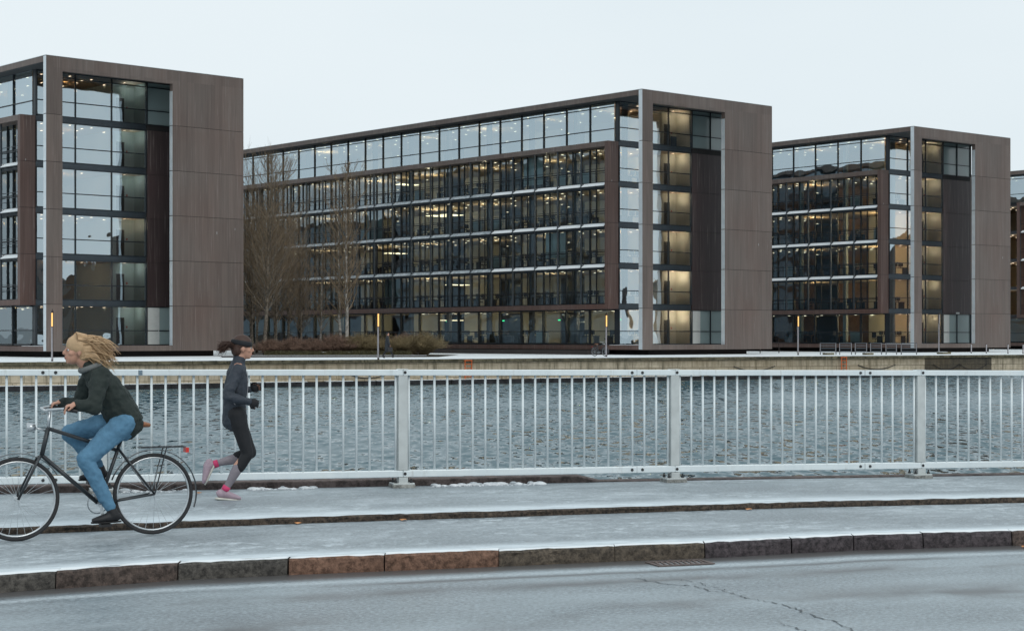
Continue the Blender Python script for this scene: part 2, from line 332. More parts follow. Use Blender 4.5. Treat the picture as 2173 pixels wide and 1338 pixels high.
# ================================================================== mesh helpers
class MB:
    def __init__(s): s.v = []; s.f = []; s.mi = []; s.uv = None
    def add(s, vs, fs, mi=0):
        b = len(s.v); s.v += [tuple(p) for p in vs]; s.f += [tuple(b + i for i in f) for f in fs]; s.mi += [mi] * len(fs); return s
    def box(s, x0, x1, y0, y1, z0, z1, mi=0):
        vs = [(x, y, z) for z in (z0, z1) for y in (y0, y1) for x in (x0, x1)]
        return s.add(vs, [(0, 2, 3, 1), (4, 5, 7, 6), (0, 1, 5, 4), (2, 6, 7, 3), (0, 4, 6, 2), (1, 3, 7, 5)], mi)
    def quad(s, a, b, c, d, mi=0): return s.add([a, b, c, d], [(0, 1, 2, 3)], mi)
    def bar(s, p, q, wx, wz, mi=0, up=(0, 0, 1)):
        p, q = Vector(p), Vector(q); d = (q - p).normalized(); sd_ = d.cross(Vector(up)); 
        if sd_.length < 1e-4: sd_ = d.cross(Vector((1, 0, 0)))
        sd_.normalize(); u = sd_.cross(d)
        vs = [e + sd_ * (a * wx / 2) + u * (b * wz / 2) for e in (p, q) for a, b in ((-1, -1), (1, -1), (1, 1), (-1, 1))]
        return s.add(vs, [(3, 2, 1, 0), (4, 5, 6, 7), (0, 1, 5, 4), (1, 2, 6, 5), (2, 3, 7, 6), (3, 0, 4, 7)], mi)
    def tube(s, pts, rad, n=8, mi=0, cap=True, side=None, closed=False):
        """rad: number, or list of number / (a, b) per point; b is the radius along 'side'"""
        pts = [Vector(p) for p in pts]; m = len(pts)
        if not isinstance(rad, (list, tuple)): rad = [rad] * m
        base = len(s.v); prev = None
        for i, p in enumerate(pts):
            if closed: d = pts[(i + 1) % m] - pts[i - 1]
            else: d = pts[min(i + 1, m - 1)] - pts[max(i - 1, 0)]
            d.normalize()
            if side is not None: a = Vector(side)
            else: a = prev if prev is not None else (Vector((0, 0, 1)) if abs(d.z) < .9 else Vector((1, 0, 0)))
            a = a - d * a.dot(d); a.normalize(); prev = a; b = d.cross(a)
            r = rad[i]; rb, ra = (r, r) if isinstance(r, (int, float)) else (r[1], r[0])
            for k in range(n):
                th = 2 * math.pi * k / n
                s.v.append(tuple(p + a * (math.cos(th) * rb) + b * (math.sin(th) * ra)))
        for i in range(m if closed else m - 1):
            for k in range(n):
                j = (i + 1) % m
                s.f.append((base + i * n + k, base + i * n + (k + 1) % n, base + j * n + (k + 1) % n, base + j * n + k)); s.mi.append(mi)
        if cap and not closed:
            s.f.append(tuple(base + k for k in reversed(range(n)))); s.mi.append(mi)
            s.f.append(tuple(base + (m - 1) * n + k for k in range(n))); s.mi.append(mi)
        return s
    def ell(s, c, r, n=16, m=10, mi=0, rot=None):
        base = len(s.v); c = Vector(c); vs = []
        for i in range(m + 1):
            ph = math.pi * i / m
            for k in range(n):
                th = 2 * math.pi * k / n
                p = Vector((r[0] * math.sin(ph) * math.cos(th), r[1] * math.sin(ph) * math.sin(th), r[2] * math.cos(ph)))
                if rot is not None: p = rot @ p
                vs.append(c + p)
        fs = [(i * n + k, (i + 1) * n + k, (i + 1) * n + (k + 1) % n, i * n + (k + 1) % n) for i in range(m) for k in range(n)]
        return s.add(vs, fs, mi)
    def limb(s, pts, rad, side=(0, 1, 0), n=14):
        """closed rounded limb for remeshing"""
        s.tube(pts, rad, n, side=side)
        for p, r in ((pts[0], rad[0]), (pts[-1], rad[-1])):
            a, b = (r, r) if isinstance(r, (int, float)) else r
            sdv = Vector(side)
            s.ell(p, (a * .98, b * .98, min(a, b) * .98), 12, 8) if abs(sdv.y) > .9 else s.ell(p, (min(a, b),) * 3, 12, 8)
        return s
    def build(s, name, mat, parent=None, smooth=False, bevel=0, seg=2):
        me = bpy.data.meshes.new(name); me.from_pydata(s.v, [], s.f)
        ms = mat if isinstance(mat, (list, tuple)) else [mat]
        for m_ in ms: me.materials.append(m_)
        if len(ms) > 1: me.polygons.foreach_set('material_index', s.mi)
        if smooth: me.polygons.foreach_set('use_smooth', [True] * len(me.polygons))
        if s.uv:
            ul = me.uv_layers.new(name='UVMap')
            for lp in me.loops: ul.data[lp.index].uv = s.uv[lp.vertex_index]
        me.update()
        o = bpy.data.objects.new(name, me); COL.objects.link(o)
        if parent is not None: o.parent = parent
        if bevel:
            b = o.modifiers.new('bevel', 'BEVEL'); b.width = bevel; b.segments = seg; b.limit_method = 'ANGLE'
        return o
def tag(o, label=None, cat=None, group=None, kind=None):
    if label: o['label'] = label
    if cat: o['category'] = cat
    if group: o['group'] = group
    if kind: o['kind'] = kind
    return o
def thing(name, loc, rz, label, cat, group=None):
    o = bpy.data.objects.new(name, None); COL.objects.link(o); o.empty_display_size = .3
    o.location = loc; o.rotation_euler = (0, 0, rz); return tag(o, label, cat, group)
def place(src, parent, loc, rz=None, name=None):
    """copy of a part (and its sub-parts) under a parent"""
    c = src.copy(); COL.objects.link(c); c.parent = parent; c.location = loc
    if rz is not None: c.rotation_euler = (0, 0, rz)
    for ch in KIDS.get(src.name, []):
        k = ch.copy(); COL.objects.link(k); k.parent = c
    return c
KIDS = {}
def copy_tree(o, parent=None):
    c = o.copy(); COL.objects.link(c)
    if parent is not None: c.parent = parent
    for ch in list(o.children): copy_tree(ch, c)
    return c

# ================================================================== the setting
GZ = lambda x: -.0066 * x                     # the bridge falls gently to the right
def pw(pts):
    def f(x):
        if x <= pts[0][0]: a, b = pts[0], pts[1]
        elif x >= pts[-1][0]: a, b = pts[-2], pts[-1]
        else:
            for a, b in zip(pts, pts[1:]):
                if a[0] <= x <= b[0]: break
        return a[1] + (b[1] - a[1]) * (x - a[0]) / (b[0] - a[0])
    return f
kerbY = pw([(-3.6, 12.12), (-2.52, 12.78), (-1.68, 13.12), (-.105, 13.68), (.845, 14.04), (1.6, 14.29), (2.96, 14.88), (4.45, 15.29)])
stepY = pw([(-4.35, 14.55), (-2.77, 15.25), (-1.4, 15.82), (-.06, 16.3), (1.45, 16.87), (2.9, 17.38), (5.35, 18.07)])
RAILP = [(-7.3, 16.85), (-4.26, 17.85), (-1.20, 18.80), (1.857, 19.74), (4.87, 20.56), (7.95, 21.35)]
railY = pw(RAILP)
Z_ROAD, Z_CYC, Z_FOOT = 0, .125, .178
XS = [-60, -45, -30, -20, -14, -10, -8] + [-6 + i * .25 for i in range(57)] + [9.5, 11, 14, 20, 30, 45, 60]

def strip(name, fa, fb, za, mat, off=0, nb=6, kind='structure'):
    """sheet between the curves fa (near) and fb (far)"""
    m = MB(); m.uv = []
    for i, x in enumerate(XS):
        for j in range(nb + 1):
            k = j / nb; y = fa(x) * (1 - k) + fb(x) * k
            m.v.append((x, y, za + GZ(x) + off)); m.uv.append((x * 1.06, (y - fa(x)) * .94))
    n = nb + 1
    for i in range(len(XS) - 1):
        for j in range(nb):
            q = (i * n + j, (i + 1) * n + j, (i + 1) * n + j + 1, i * n + j + 1); m.f.append(q if fb(0) > fa(0) else q[::-1]); m.mi.append(0)
    return tag(m.build(name, mat), kind=kind)
strip('road', lambda x: kerbY(x) + .04, lambda x: -25, Z_ROAD, M['road'])
strip('cycle_lane', lambda x: kerbY(x) + .13, stepY, Z_CYC, M['cycle'])
strip('footpath', stepY, lambda x: railY(x) + .22, Z_FOOT, M['foot'])
# bridge body under the deck, down into the water
m = MB()
for x0, x1 in zip(XS, XS[1:]):
    for ya, yb, zt in ((lambda x: kerbY(x) + .14, lambda x: stepY(x) + .03, Z_CYC - .02), (lambda x: stepY(x) + .02, lambda x: railY(x) + .30, Z_FOOT - .012)):
        a, b, c, d = (x0, ya(x0)), (x1, ya(x1)), (x1, yb(x1)), (x0, yb(x0))
        vs = [(p[0], p[1], -.7) for p in (a, b, c, d)] + [(p[0], p[1], zt + GZ(p[0])) for p in (a, b, c, d)]
        m.add(vs, [(3, 2, 1, 0), (4, 5, 6, 7), (0, 1, 5, 4), (2, 3, 7, 6)])
tag(m.build('bridge_deck', M['brown_beam']), kind='structure')

# quay line and far ground
Q0 = Vector((-29.8, 100.2, 0)); QD = Vector((.85, .527, 0)).normalized(); QN = Vector((-QD.y, QD.x, 0))
GRD = E - 1.43; WAT = E - 3.13
def Q(t_, n_=0, z=0): p = Q0 + QD * t_ + QN * n_; return Vector((p.x, p.y, z))
m = MB(); 
a, b = Q(-1200, .3, GRD - .02), Q(1200, .3, GRD - .02)
m.quad(a, b, b + QN * 3500, a + QN * 3500)
tag(m.build('ground', M['ground']), kind='structure')
m = MB(); a, b = Q(-300, .02, GRD), Q(300, .02, GRD)
N = 60
for i in range(N + 1):
    for j in range(2): m.v.append(tuple(a.lerp(b, i / N) + QN * (j * 75)))
for i in range(N): m.f.append((2 * i, 2 * i + 2, 2 * i + 3, 2 * i + 1)); m.mi.append(0)
tag(m.build('promenade', M['snow']), kind='structure')
m = MB(); m.quad((-1500, -400, WAT), (1500, -400, WAT), (1500, 1500, WAT), (-1500, 1500, WAT))
tag(m.build('water', M['water']), kind='structure')

# quay wall
qw = thing('quay_wall', Q(0, 0, WAT), math.atan2(QD.y, QD.x), 'long stained sandstone quay wall with mossy coping along the far side of the water', 'quay wall')
def quay_part(name, x0, x1, mat, yo=0):
    m = MB(); m.uv = []
    H = 1.43 + .27 - .27 + (GRD - WAT) - 1.43 - .02
    H = GRD - WAT - .22
    ys = -.12 - yo
    m.v = [(x0, ys, -1), (x1, ys, -1), (x1, ys, H), (x0, ys, H), (x0, .3, -1), (x1, .3, -1), (x1, .3, H), (x0, .3, H)]
    m.uv = [(x0, -1), (x1, -1), (x1, H), (x0, H), (x0 + 1, -1), (x1 + 1, -1), (x1 + 1, H), (x0 + 1, H)]
    m.f = [(0, 1, 2, 3), (3, 2, 6, 7), (1, 5, 6, 2), (4, 0, 3, 7)]; m.mi = [0] * 4
    return m.build(name, mat, qw)
quay_part('stone_face', -250, 74.3, M['quay']); quay_part('stone_face', 82, 300, M['quay'])
quay_part('dark_stone_face', 74.302, 81.998, M['quay_dark'], -.03)['label'] = 'darker weathered stretch of blocks'
m = MB()
x = -120
random.seed(3)
while x < 160:
    L = random.uniform(1.5, 2.6)
    m.box(x, x + L - .03, -.19, .018, GRD - WAT - .21, GRD - WAT - .012 + random.uniform(-.006, .006)); x += L
m.build('coping', M['coping'], qw)
# thin snow on the coping is real snow
m = MB(); x = -120
while x < 160:
    L = random.uniform(3, 9)
    m.box(x, x + L - random.uniform(0, .6), -.17, .018, GRD - WAT - .008, GRD - WAT + .012); x += L
m.build('snow_cap', M['snowc'], qw)
# timber fender along the waterline with snow on it
fd = thing('timber_fender', Q(0, 0, WAT), math.atan2(QD.y, QD.x), 'black wet timber fender at the waterline with a thin line of snow on top', 'fender')
m = MB(); m2 = MB(); x = -120
while x < 160:
    L = random.uniform(5, 8)
    m.box(x, x + L - .05, -.50, -.125, -.3, .30)
    y = x
    while y < x + L - .2:
        l2 = random.uniform(.4, 1.7); l2 = min(l2, x + L - .06 - y)
        if random.random() < .85: m2.box(y, y + l2 - .04, -.49, -.13, .302, .335)
        y += l2
    x += L
tag(m.build('beam', M['fender'], fd), kind='stuff'); tag(m2.build('snow_line', M['snowc'], fd), kind='stuff')
for x in (-22, -4, 14.5, 31, 49, 66, 84):
    pass

# ladders
def ladder(t_, label, rails_top=.3):
    o = thing('quay_ladder', Q(t_, -.30, WAT), math.atan2(QD.y, QD.x), label, 'ladder', 'orange ladders on the quay wall')
    H = GRD - WAT - .12
    for sx in (-.26, .26):
        m = MB(); m.tube([(sx, .12, H), (sx, 0, H), (sx, 0, -.2)], .035, 8); m.build('side_rail', M['orange'], o)
    for k in range(5):
        m = MB(); m.tube([(-.26, 0, .22 + k * .28), (.26, 0, .22 + k * .28)], .024, 6); m.build('rung', M['orange'], o)
    m = MB(); m.tube([(-.3, 0, H), (.3, 0, H)], .035, 8); m.build('top_bar', M['orange'], o)
    return o
ladder(31.4, 'orange ladder on the quay wall below the middle building, wider one near the railing post')
ladder(65.4, 'orange ladder on the quay wall below the fenced platform of the right building')
# hanging mooring chains
for i, (t0, t1, sag, lab) in enumerate(((75.2, 78.2, .45, 'left chain loop on the dark part of the quay wall'), (78.2, 81.4, .5, 'right chain loop on the dark part of the quay wall'),
                       (54.5, 58.5, .35, 'slack mooring chain on the pale quay wall left of the right-hand ladder'), (67, 71, .35, 'slack mooring chain on the pale quay wall right of the right-hand ladder'),
                       (22, 25.8, .5, 'slack mooring chain on the quay wall behind the leftmost whole railing panel'), (-14, -10, .4, 'slack mooring chain on the quay wall below the left building'))):
    m = MB(); pts = []
    for k in range(17):
        f = k / 16; pts.append(Q(t0 + (t1 - t0) * f, -.17, WAT + .98 - sag * (1 - (2 * f - 1) ** 2)))
    m.tube(pts, .028, 5); tag(m.build('mooring_chain', M['fender']), lab, 'chain', 'chains along the quay wall')

# ================================================================== kerb stones
KJ = [(-60, 'k_grey'), (-6.2, 'k_brown'), (-4.9, 'k_grey'), (-3.27, 'k_brown'), (-2.49, 'k_grey'), (-1.71, 'k_red'), (-.99, 'k_red'), (-.105, 'k_olive'), (.84, 'k_olive'), (1.6, 'k_purple'), (2.38, 'k_purple'), (2.96, 'k_purple'), (3.6, 'k_purple'), (4.45, 'k_brown'), (5.6, 'k_grey'), (6.8, 'k_olive'), (60, None)]
KL = {(-4.9): 'brown-grey granite kerb stone at the left edge of the road', (-3.27): 'brown granite kerb stone between two upright joints, second from the left', (-2.49): 'dark grey granite kerb stone left of the two reddish ones',
      (-1.71): 'reddish granite kerb stone, the left one of the reddish pair', (-.99): 'reddish granite kerb stone, the right one of the reddish pair', (-.105): 'olive brown granite kerb stone right of the reddish pair',
      (.84): 'olive brown granite kerb stone above the drain grate', (1.6): 'dark purple-grey kerb stone right of the drain grate', (2.38): 'dark purple-grey short kerb stone, second of the four dark ones',
      (2.96): 'dark purple-grey kerb stone, third of the four dark ones', (3.6): 'dark purple-grey kerb stone, last of the four before the right edge', (4.45): 'brown kerb stone at the right edge of the road'}
random.seed(11)
for (x0, mk), (x1, _) in zip(KJ, KJ[1:]):
    if x0 == -60 or x1 == 60 or x0 in (-6.2,) or x0 > 5: lab = None
    else: lab = KL[x0]
    m = MB(); nseg = max(2, int((x1 - x0) / .055)) if (x1 - x0) < 3 else 40
    dz = random.uniform(-.004, .006); dy = random.uniform(-.006, .006)
    prof = [(0, -.06), (0, .03), (.004, .085), (.010, .112), (.030, .1275), (.11, .1285), (.150, .1285), (.152, -.06)]
    gap = random.uniform(.002, .008)
    for i in range(nseg + 1):
        x = x0 + gap + (x1 - x0 - 2 * gap) * i / nseg
        for j, (py, pz) in enumerate(prof):
            nn = noise.noise(Vector((x * 9, py * 30, pz * 30 + j))) * .016
            e = .012 if i in (0, nseg) and 0 < j < 6 else 0
            m.v.append((x, kerbY(x) + py + dy + (nn if j in (1, 2, 3) else 0) + e * .6, pz + GZ(x) + dz + (nn * .5 if j in (2, 3, 4) else 0) - e * .3))
    P = len(prof)
    for i in range(nseg):
        for j in range(P - 1): m.f.append((i * P + j, (i + 1) * P + j, (i + 1) * P + j + 1, i * P + j + 1)); m.mi.append(1 if j in (4, 5, 6) else 0)
    m.f.append(tuple(range(P))); m.mi.append(0); m.f.append(tuple(nseg * P + j for j in reversed(range(P)))); m.mi.append(0)
    o = m.build('kerb_stone', [M[mk], M['blade_snow']], smooth=False)
    tag(o, lab or 'granite kerb stone outside the frame', 'kerb stone', 'granite kerb stones along the road')
# dark ragged edge between footpath and cycle lane
m = MB(); xs = [-14 + i * .06 for i in range(470)]
for i, x in enumerate(xs):
    for j, (py, pz) in enumerate(((0, -.02), (0, .02), (.004, .045), (.03, .058), (.06, .05))):
        r1 = noise.noise(Vector((x * 4, j * .7, 2))) * .02 + noise.noise(Vector((x * 17, j * 2, 5))) * .012
        m.v.append((x, stepY(x) - .035 + py + r1, Z_CYC + pz + GZ(x) + (r1 * .35 if j > 1 else 0)))
for i in range(len(xs) - 1):
    for j in range(4): m.f.append((i * 5 + j, i * 5 + 5 + j, i * 5 + 6 + j, i * 5 + 1 + j)); m.mi.append(0)
tag(m.build('pavement_edge', M['step_edge']), kind='structure')
# brown granite edge behind the railing
m = MB(); xs = [-30 + i * .25 for i in range(240)]
for x in xs:
    y = railY(x)
    h = .075 if x < .95 else .012
    for py, pz in ((.16, -.05), (.165, h - .01), (.18, h), (.42, h), (.42, -.4)):
        m.v.append((x, y + py, Z_FOOT + pz + GZ(x)))
for i in range(len(xs) - 1):
    for j in range(4): m.f.append((i * 5 + j, i * 5 + 5 + j, i * 5 + 6 + j, i * 5 + 1 + j)); m.mi.append(0)
tag(m.build('deck_edge', M['brown_beam']), kind='structure')

# road crack, drain grate, gutter
def road_pt(px, py, z=.004):
    d = 3650 * (E - z) / (py - 716); x = (px - 1086.5) * d / 3650
    d = 3650 * (E - z - GZ(x)) / (py - 716); return Vector(((px - 1086.5) * d / 3650, d, z + GZ((px - 1086.5) * d / 3650)))
CR = [(3.6 * (1430 - 1086.5) / 1086.5, 0)]
crack = [(.93, 13.05), (1.15, 12.75), (1.32, 12.70), (1.42, 12.45), (1.60, 12.25), (1.68, 12.05), (1.84, 11.85), (1.93, 11.62), (1.95, 11.45), (2.08, 11.1), (2.14, 10.75), (2.1, 10.5), (2.2, 10.2), (2.2, 9.8)]
crack2 = [(1.25, 13.0), (1.40, 12.86), (1.42, 12.7), (1.55, 12.5), (1.52, 12.4), (1.62, 12.3)]
crack3 = [(1.70, 11.0), (1.78, 10.92), (1.84, 10.75), (1.9, 10.7)]
m = MB(); random.seed(5)
for ck, wd in ((crack, .008), (crack2, .005), (crack3, .008)):
    pts = []
    for (xa, ya), (xb, yb) in zip(ck, ck[1:]):
        n_ = 7
        for k in range(n_): f = k / n_; pts.append((xa + (xb - xa) * f + random.uniform(-.018, .018), ya + (yb - ya) * f + random.uniform(-.03, .03)))
    for i, ((xa, ya), (xb, yb)) in enumerate(zip(pts, pts[1:])):
        ww = wd * random.uniform(.3, 1.1)
        m.quad((xa - ww, ya, .004 + GZ(xa)), (xa + ww, ya, .004 + GZ(xa)), (xb + ww, yb, .004 + GZ(xb)), (xb - ww, yb, .004 + GZ(xb)))
M['crackm'] = simple('crack_dark', (.10, .115, .125), .6, 0, .3, 30)
tag(m.build('road_crack', M['crackm']), kind='structure')
M['icepit'] = simple('icy_grate_bed', (.28, .30, .32), .4, 0, .3, 20)
gx, gy = 1.36, 13.93
gr = thing('drain_grate', (gx, gy, GZ(gx)), math.atan2(.36, 1), 'rusty iron drain grate sunk in the road beside the kerb', 'drain grate')
m = MB(); m.box(-.25, .25, -.13, -.10, .003, .012); m.box(-.25, .25, .10, .13, .003, .012); m.box(-.25, -.22, -.1, .1, .003, .012); m.box(.22, .25, -.1, .1, .003, .012)
m.build('rim', M['grate'], gr)
for k in range(9):
    m = MB(); x = -.19 + k * .0475; m.bar((x - .02, -.1, .006), (x + .02, .1, .006), .018, .010); m.build('grate_bar', M['grate'], gr)
m = MB(); m.quad((-.22, -.1, .002), (.22, -.1, .002), (.22, .1, .002), (-.22, .1, .002)); m.build('pit', M['icepit'], gr)
# leaf scraps
random.seed(21); M['leaf'] = simple('dry_orange_leaf', (.55, .25, .10), .8)
for i, (x, y, z, lab) in enumerate(((-1.93, 15.52, Z_CYC, 'left of the middle of the lane'), (-1.0, 15.86, Z_CYC, 'by the path edge left of the centre'), (2.35, 17.05, Z_CYC, 'by the path edge right of the centre'), (4.52, 15.15, 0, 'in the gutter at the right edge'), (-3.25, 17.85, Z_FOOT, 'under the railing left of the first whole post'))):
    m = MB(); a = random.uniform(0, 3)
    m.add([(x + .03 * math.cos(a + k * 1.05) * (1 + .3 * (k % 2)), y + .03 * math.sin(a + k * 1.05), z + GZ(x) + .008 + .01 * (k % 2)) for k in range(6)] + [(x, y, z + GZ(x) + .022)], [(k, (k + 1) % 6, 6) for k in range(6)])
    tag(m.build('fallen_leaf', M['leaf']), 'small dry orange leaf lying ' + lab, 'leaf', 'fallen leaves')

# ================================================================== railing
ra = thing('bridge_railing', (-1.2, 18.8, Z_FOOT + GZ(-1.2)), 0, 'pale painted steel bridge railing with upright bars running across the whole view', 'railing')
RO = Vector((-1.2, 18.8, Z_FOOT + GZ(-1.2)))
def RP(x, dz, dy=0): return Vector((x, railY(x) + dy, Z_FOOT + GZ(x) + dz)) - RO
HT, HB = 1.285, .115           # top of the top rail, underside of the bottom rail
bal_n = 0
XSr = [p[0] for p in RAILP]
for i in range(len(RAILP) - 1):
    (x0, y0), (x1, y1) = RAILP[i], RAILP[i + 1]
    d = Vector((x1 - x0, y1 - y0, 0)).normalized(); ang = math.atan2(d.y, d.x)
    # rails
    for nm, za, hh in (('top_rail', HT - .032, .064), ('bottom_rail', HB + .036, .072)):
        m = MB(); a, b = RP(x0 + .0012, za), RP(x1 - .0012, za); m.bar(a, b, .095, hh); m.build(nm, M['rail'], ra, bevel=.006)
    for k in range(22):
        f = (k + .5) / 22; x = x0 + (x1 - x0) * f
        m = MB(); m.tube([RP(x, HB + .068), RP(x, HT - .06)], .0128, 10)
        m.build('baluster', M['rail'], ra, smooth=True); bal_n += 1
for i, (x, y) in enumerate(RAILP):
    ang = math.atan2(.31, 1)
    po = MB(); mt = Matrix.Rotation(ang, 4, 'Z')
    def bx(mb, *a):
        k = len(mb.v); mb.box(*a); c = RP(x, 0)
        for q in range(k, len(mb.v)): mb.v[q] = tuple(mt @ Vector(mb.v[q]) + c)
    # H section, flanges facing the road
    bx(po, -.052, .052, .050, .060, .05, HT - .07); bx(po, -.052, .052, -.060, -.050, .05, HB - .002); bx(po, -.006, .006, -.049, .049, .05, HB - .002)
    bx(po, -.052, .052, -.047, .049, HB + .074, HT - .067)
    bx(po, -.052, .052, -.047, .049, .05, HB - .003)
    p = po.build('post', M['galv'], ra, bevel=.004)
    m = MB(); bx(m, -.12, .12, -.09, .12, .034, .052); m.build('base_plate', M['galv'], p, bevel=.003)
    m = MB(); bx(m, -.125, .125, -.10, .13, -.01, .033); m.build('grout_pad', M['concrete'], p, bevel=.006)
    for sx in (-.085, .085):
        for sy in (-.06, .085):
            m = MB(); c = RP(x, 0) + mt @ Vector((sx, sy, 0)); m.tube([c + Vector((0, 0, .05)), c + Vector((0, 0, .075))], .017, 6); m.tube([c + Vector((0, 0, .075)), c + Vector((0, 0, .10))], .009, 6)
            m.build('anchor_bolt', M['bolt'], p)
    for z in (HT - .030, HB + .036):
        m = MB(); c = RP(x + .02, z) + mt @ Vector((0, -.046, 0)); m.tube([c, c + mt @ Vector((0, -.006, 0))], (.017), 12); m.build('bolt_head', M['black'], p)
    m = MB(); bx(m, -.055, .055, -.05, .05, HT + .0005, HT + .006); m.build('cap_plate', M['rail'], p)
# splice joints with their bolts
for x in (-4.75, 1.42, 4.17):
    for z, hh in ((HT - .032, .0645), (HB + .036, .0725)):
        ym = -.0482
        m = MB(); c = RP(x, z); m.box(c.x - .0025, c.x + .0025, c.y + ym - .0015, c.y + ym + .004, c.z - hh / 2, c.z + hh / 2); m.build('splice_joint', M['bolt'], ra)
        for dx in (-.055, .065):
            c = RP(x + dx, z); m = MB(); m.tube([c + Vector((0, ym + .002, 0)), c + Vector((0, ym - .008, 0))], .017, 12); m.build('splice_bolt', M['bolt'], ra)
# little sticker on the top rail
m = MB(); c = RP(-3.88, HT - .032); m.box(c.x - .03, c.x + .03, c.y - .0535, c.y - .0500, c.z - .025, c.z + .025)
M['stk'] = simple('blue_grey_sticker', (.16, .22, .27), .5, 0, .5, 60); tag(m.build('sticker', M['stk'], ra), 'small blue-grey sticker')
# small clumps of snow and ice lying at the foot of the railing
random.seed(9)
for x, n_, lab in ((-3.75, 6, 'left of the running woman'), (-2.45, 9, 'between the running woman and the first whole post'), (-.55, 12, 'right of the first whole post'), (.05, 9, 'below the middle of the railing')):
    m = MB()
    for k in range(n_ * 9):
        xx = x + random.uniform(-.32, .32); yy = railY(xx) + random.gauss(.06, .05); r = random.uniform(.004, .011) + .028 * random.random() ** 5
        m.ell((xx, yy, Z_FOOT + GZ(xx) + r * .3), (r * random.uniform(1, 2.2), r, r * .7), 7, 5)
    tag(m.build('crumbled_snow', M['snowc'], smooth=True), 'crumbled white snow lying under the railing ' + lab, 'snow', None, 'stuff')

# ================================================================== buildings
FL = [.43, 3.84, 7.28, 10.72, 14.15, 17.58]       # underside of each storey's edge band
SP = .42
SOF, TOP = 21.37, 21.83
BAY = 2.96; V0 = 4.5
def win_bay(name, wid, z0, z1, trans, glassmat, fr=.06, dep=.14, ups=()):
    """bay window, local x across, facing -y; frame mesh with a pane child"""
    m = MB()
    m.box(0, fr, -dep, 0, z0, z1); 
    m.box(fr, wid, -dep * .8, 0, z0, z0 + fr); m.box(fr, wid, -dep * .8, 0, z1 - fr, z1)
    for ux in ups: m.box(wid * ux - .03, wid * ux + .03, -dep * .75, 0, z0 + fr, z1 - fr)
    for tz in trans: m.box(fr, wid, -dep * .7, 0, tz - .035, tz + .035)
    f = m.build(name, M['frame'])
    g = MB(); g.quad((fr, -.03, z0), (wid, -.03, z0), (wid, -.03, z1), (fr, -.03, z1)); p = g.build('pane', glassmat, f)
    KIDS[f.name] = [p]
    return f
def drop(o):
    for c in list(o.children): bpy.data.objects.remove(c)
    bpy.data.objects.remove(o)
T = {}
T['top'] = win_bay('top_window', BAY, 17.93, SOF, (19.06, 20.94), M['glass_top'])
T['mid'] = win_bay('box_window', BAY, SP, 3.43, (1.45,), M['glass'], .09, .16, (.28, .66))
T['gnd'] = win_bay('ground_window', BAY, .85, 3.84, (1.97,), M['glass'], .12, .22)
T['mull'] = None
# desk group with parts
dk = thing('office_desk', (0, 0, -50), 0, 'x', 'desk')
m = MB(); m.box(-.8, .8, -.4, .4, .72, .76); m.build('desk_top', M['black'], dk)
m = MB(); m.box(-.75, -.69, -.35, .35, 0, .72); m.box(.69, .75, -.35, .35, 0, .72); m.build('desk_frame', M['black'], dk)
m = MB(); m.box(-.62, -.04, .12, .16, .86, 1.24); m.box(-.36, -.30, .12, .16, .76, .86); m.build('monitor', M['black'], dk)
m = MB(); m.box(.08, .66, .12, .16, .88, 1.26); m.box(.34, .40, .12, .16, .76, .88); m.build('monitor', M['black'], dk)
oc = thing('office_chair', (0, 0, -50), 0, 'x', 'chair')
m = MB(); m.box(-.25, .25, -.25, .25, .44, .52); m.build('seat', M['black'], oc); m = MB(); m.box(-.22, .22, -.30, -.25, .58, 1.10); m.box(-.03, .03, -.30, -.27, .45, .6); m.build('backrest', M['black'], oc)
m = MB(); m.tube([(0, 0, .05), (0, 0, .44)], .03, 6); m.bar((-.28, 0, .05), (.28, 0, .05), .05, .05); m.bar((0, -.28, .05), (0, .28, .05), .05, .04); m.build('base', M['black'], oc)
cb_ = thing('storage_cabinet', (0, 0, -50), 0, 'x', 'cabinet')
m = MB(); m.box(-.6, .6, -.22, .22, .02, 1.2); m.build('carcass', M['white'], cb_); m = MB(); m.box(-.57, -.01, -.235, -.221, .06, 1.16); m.box(.01, .57, -.235, -.221, .06, 1.16); m.build('doors', M['icol'], cb_)

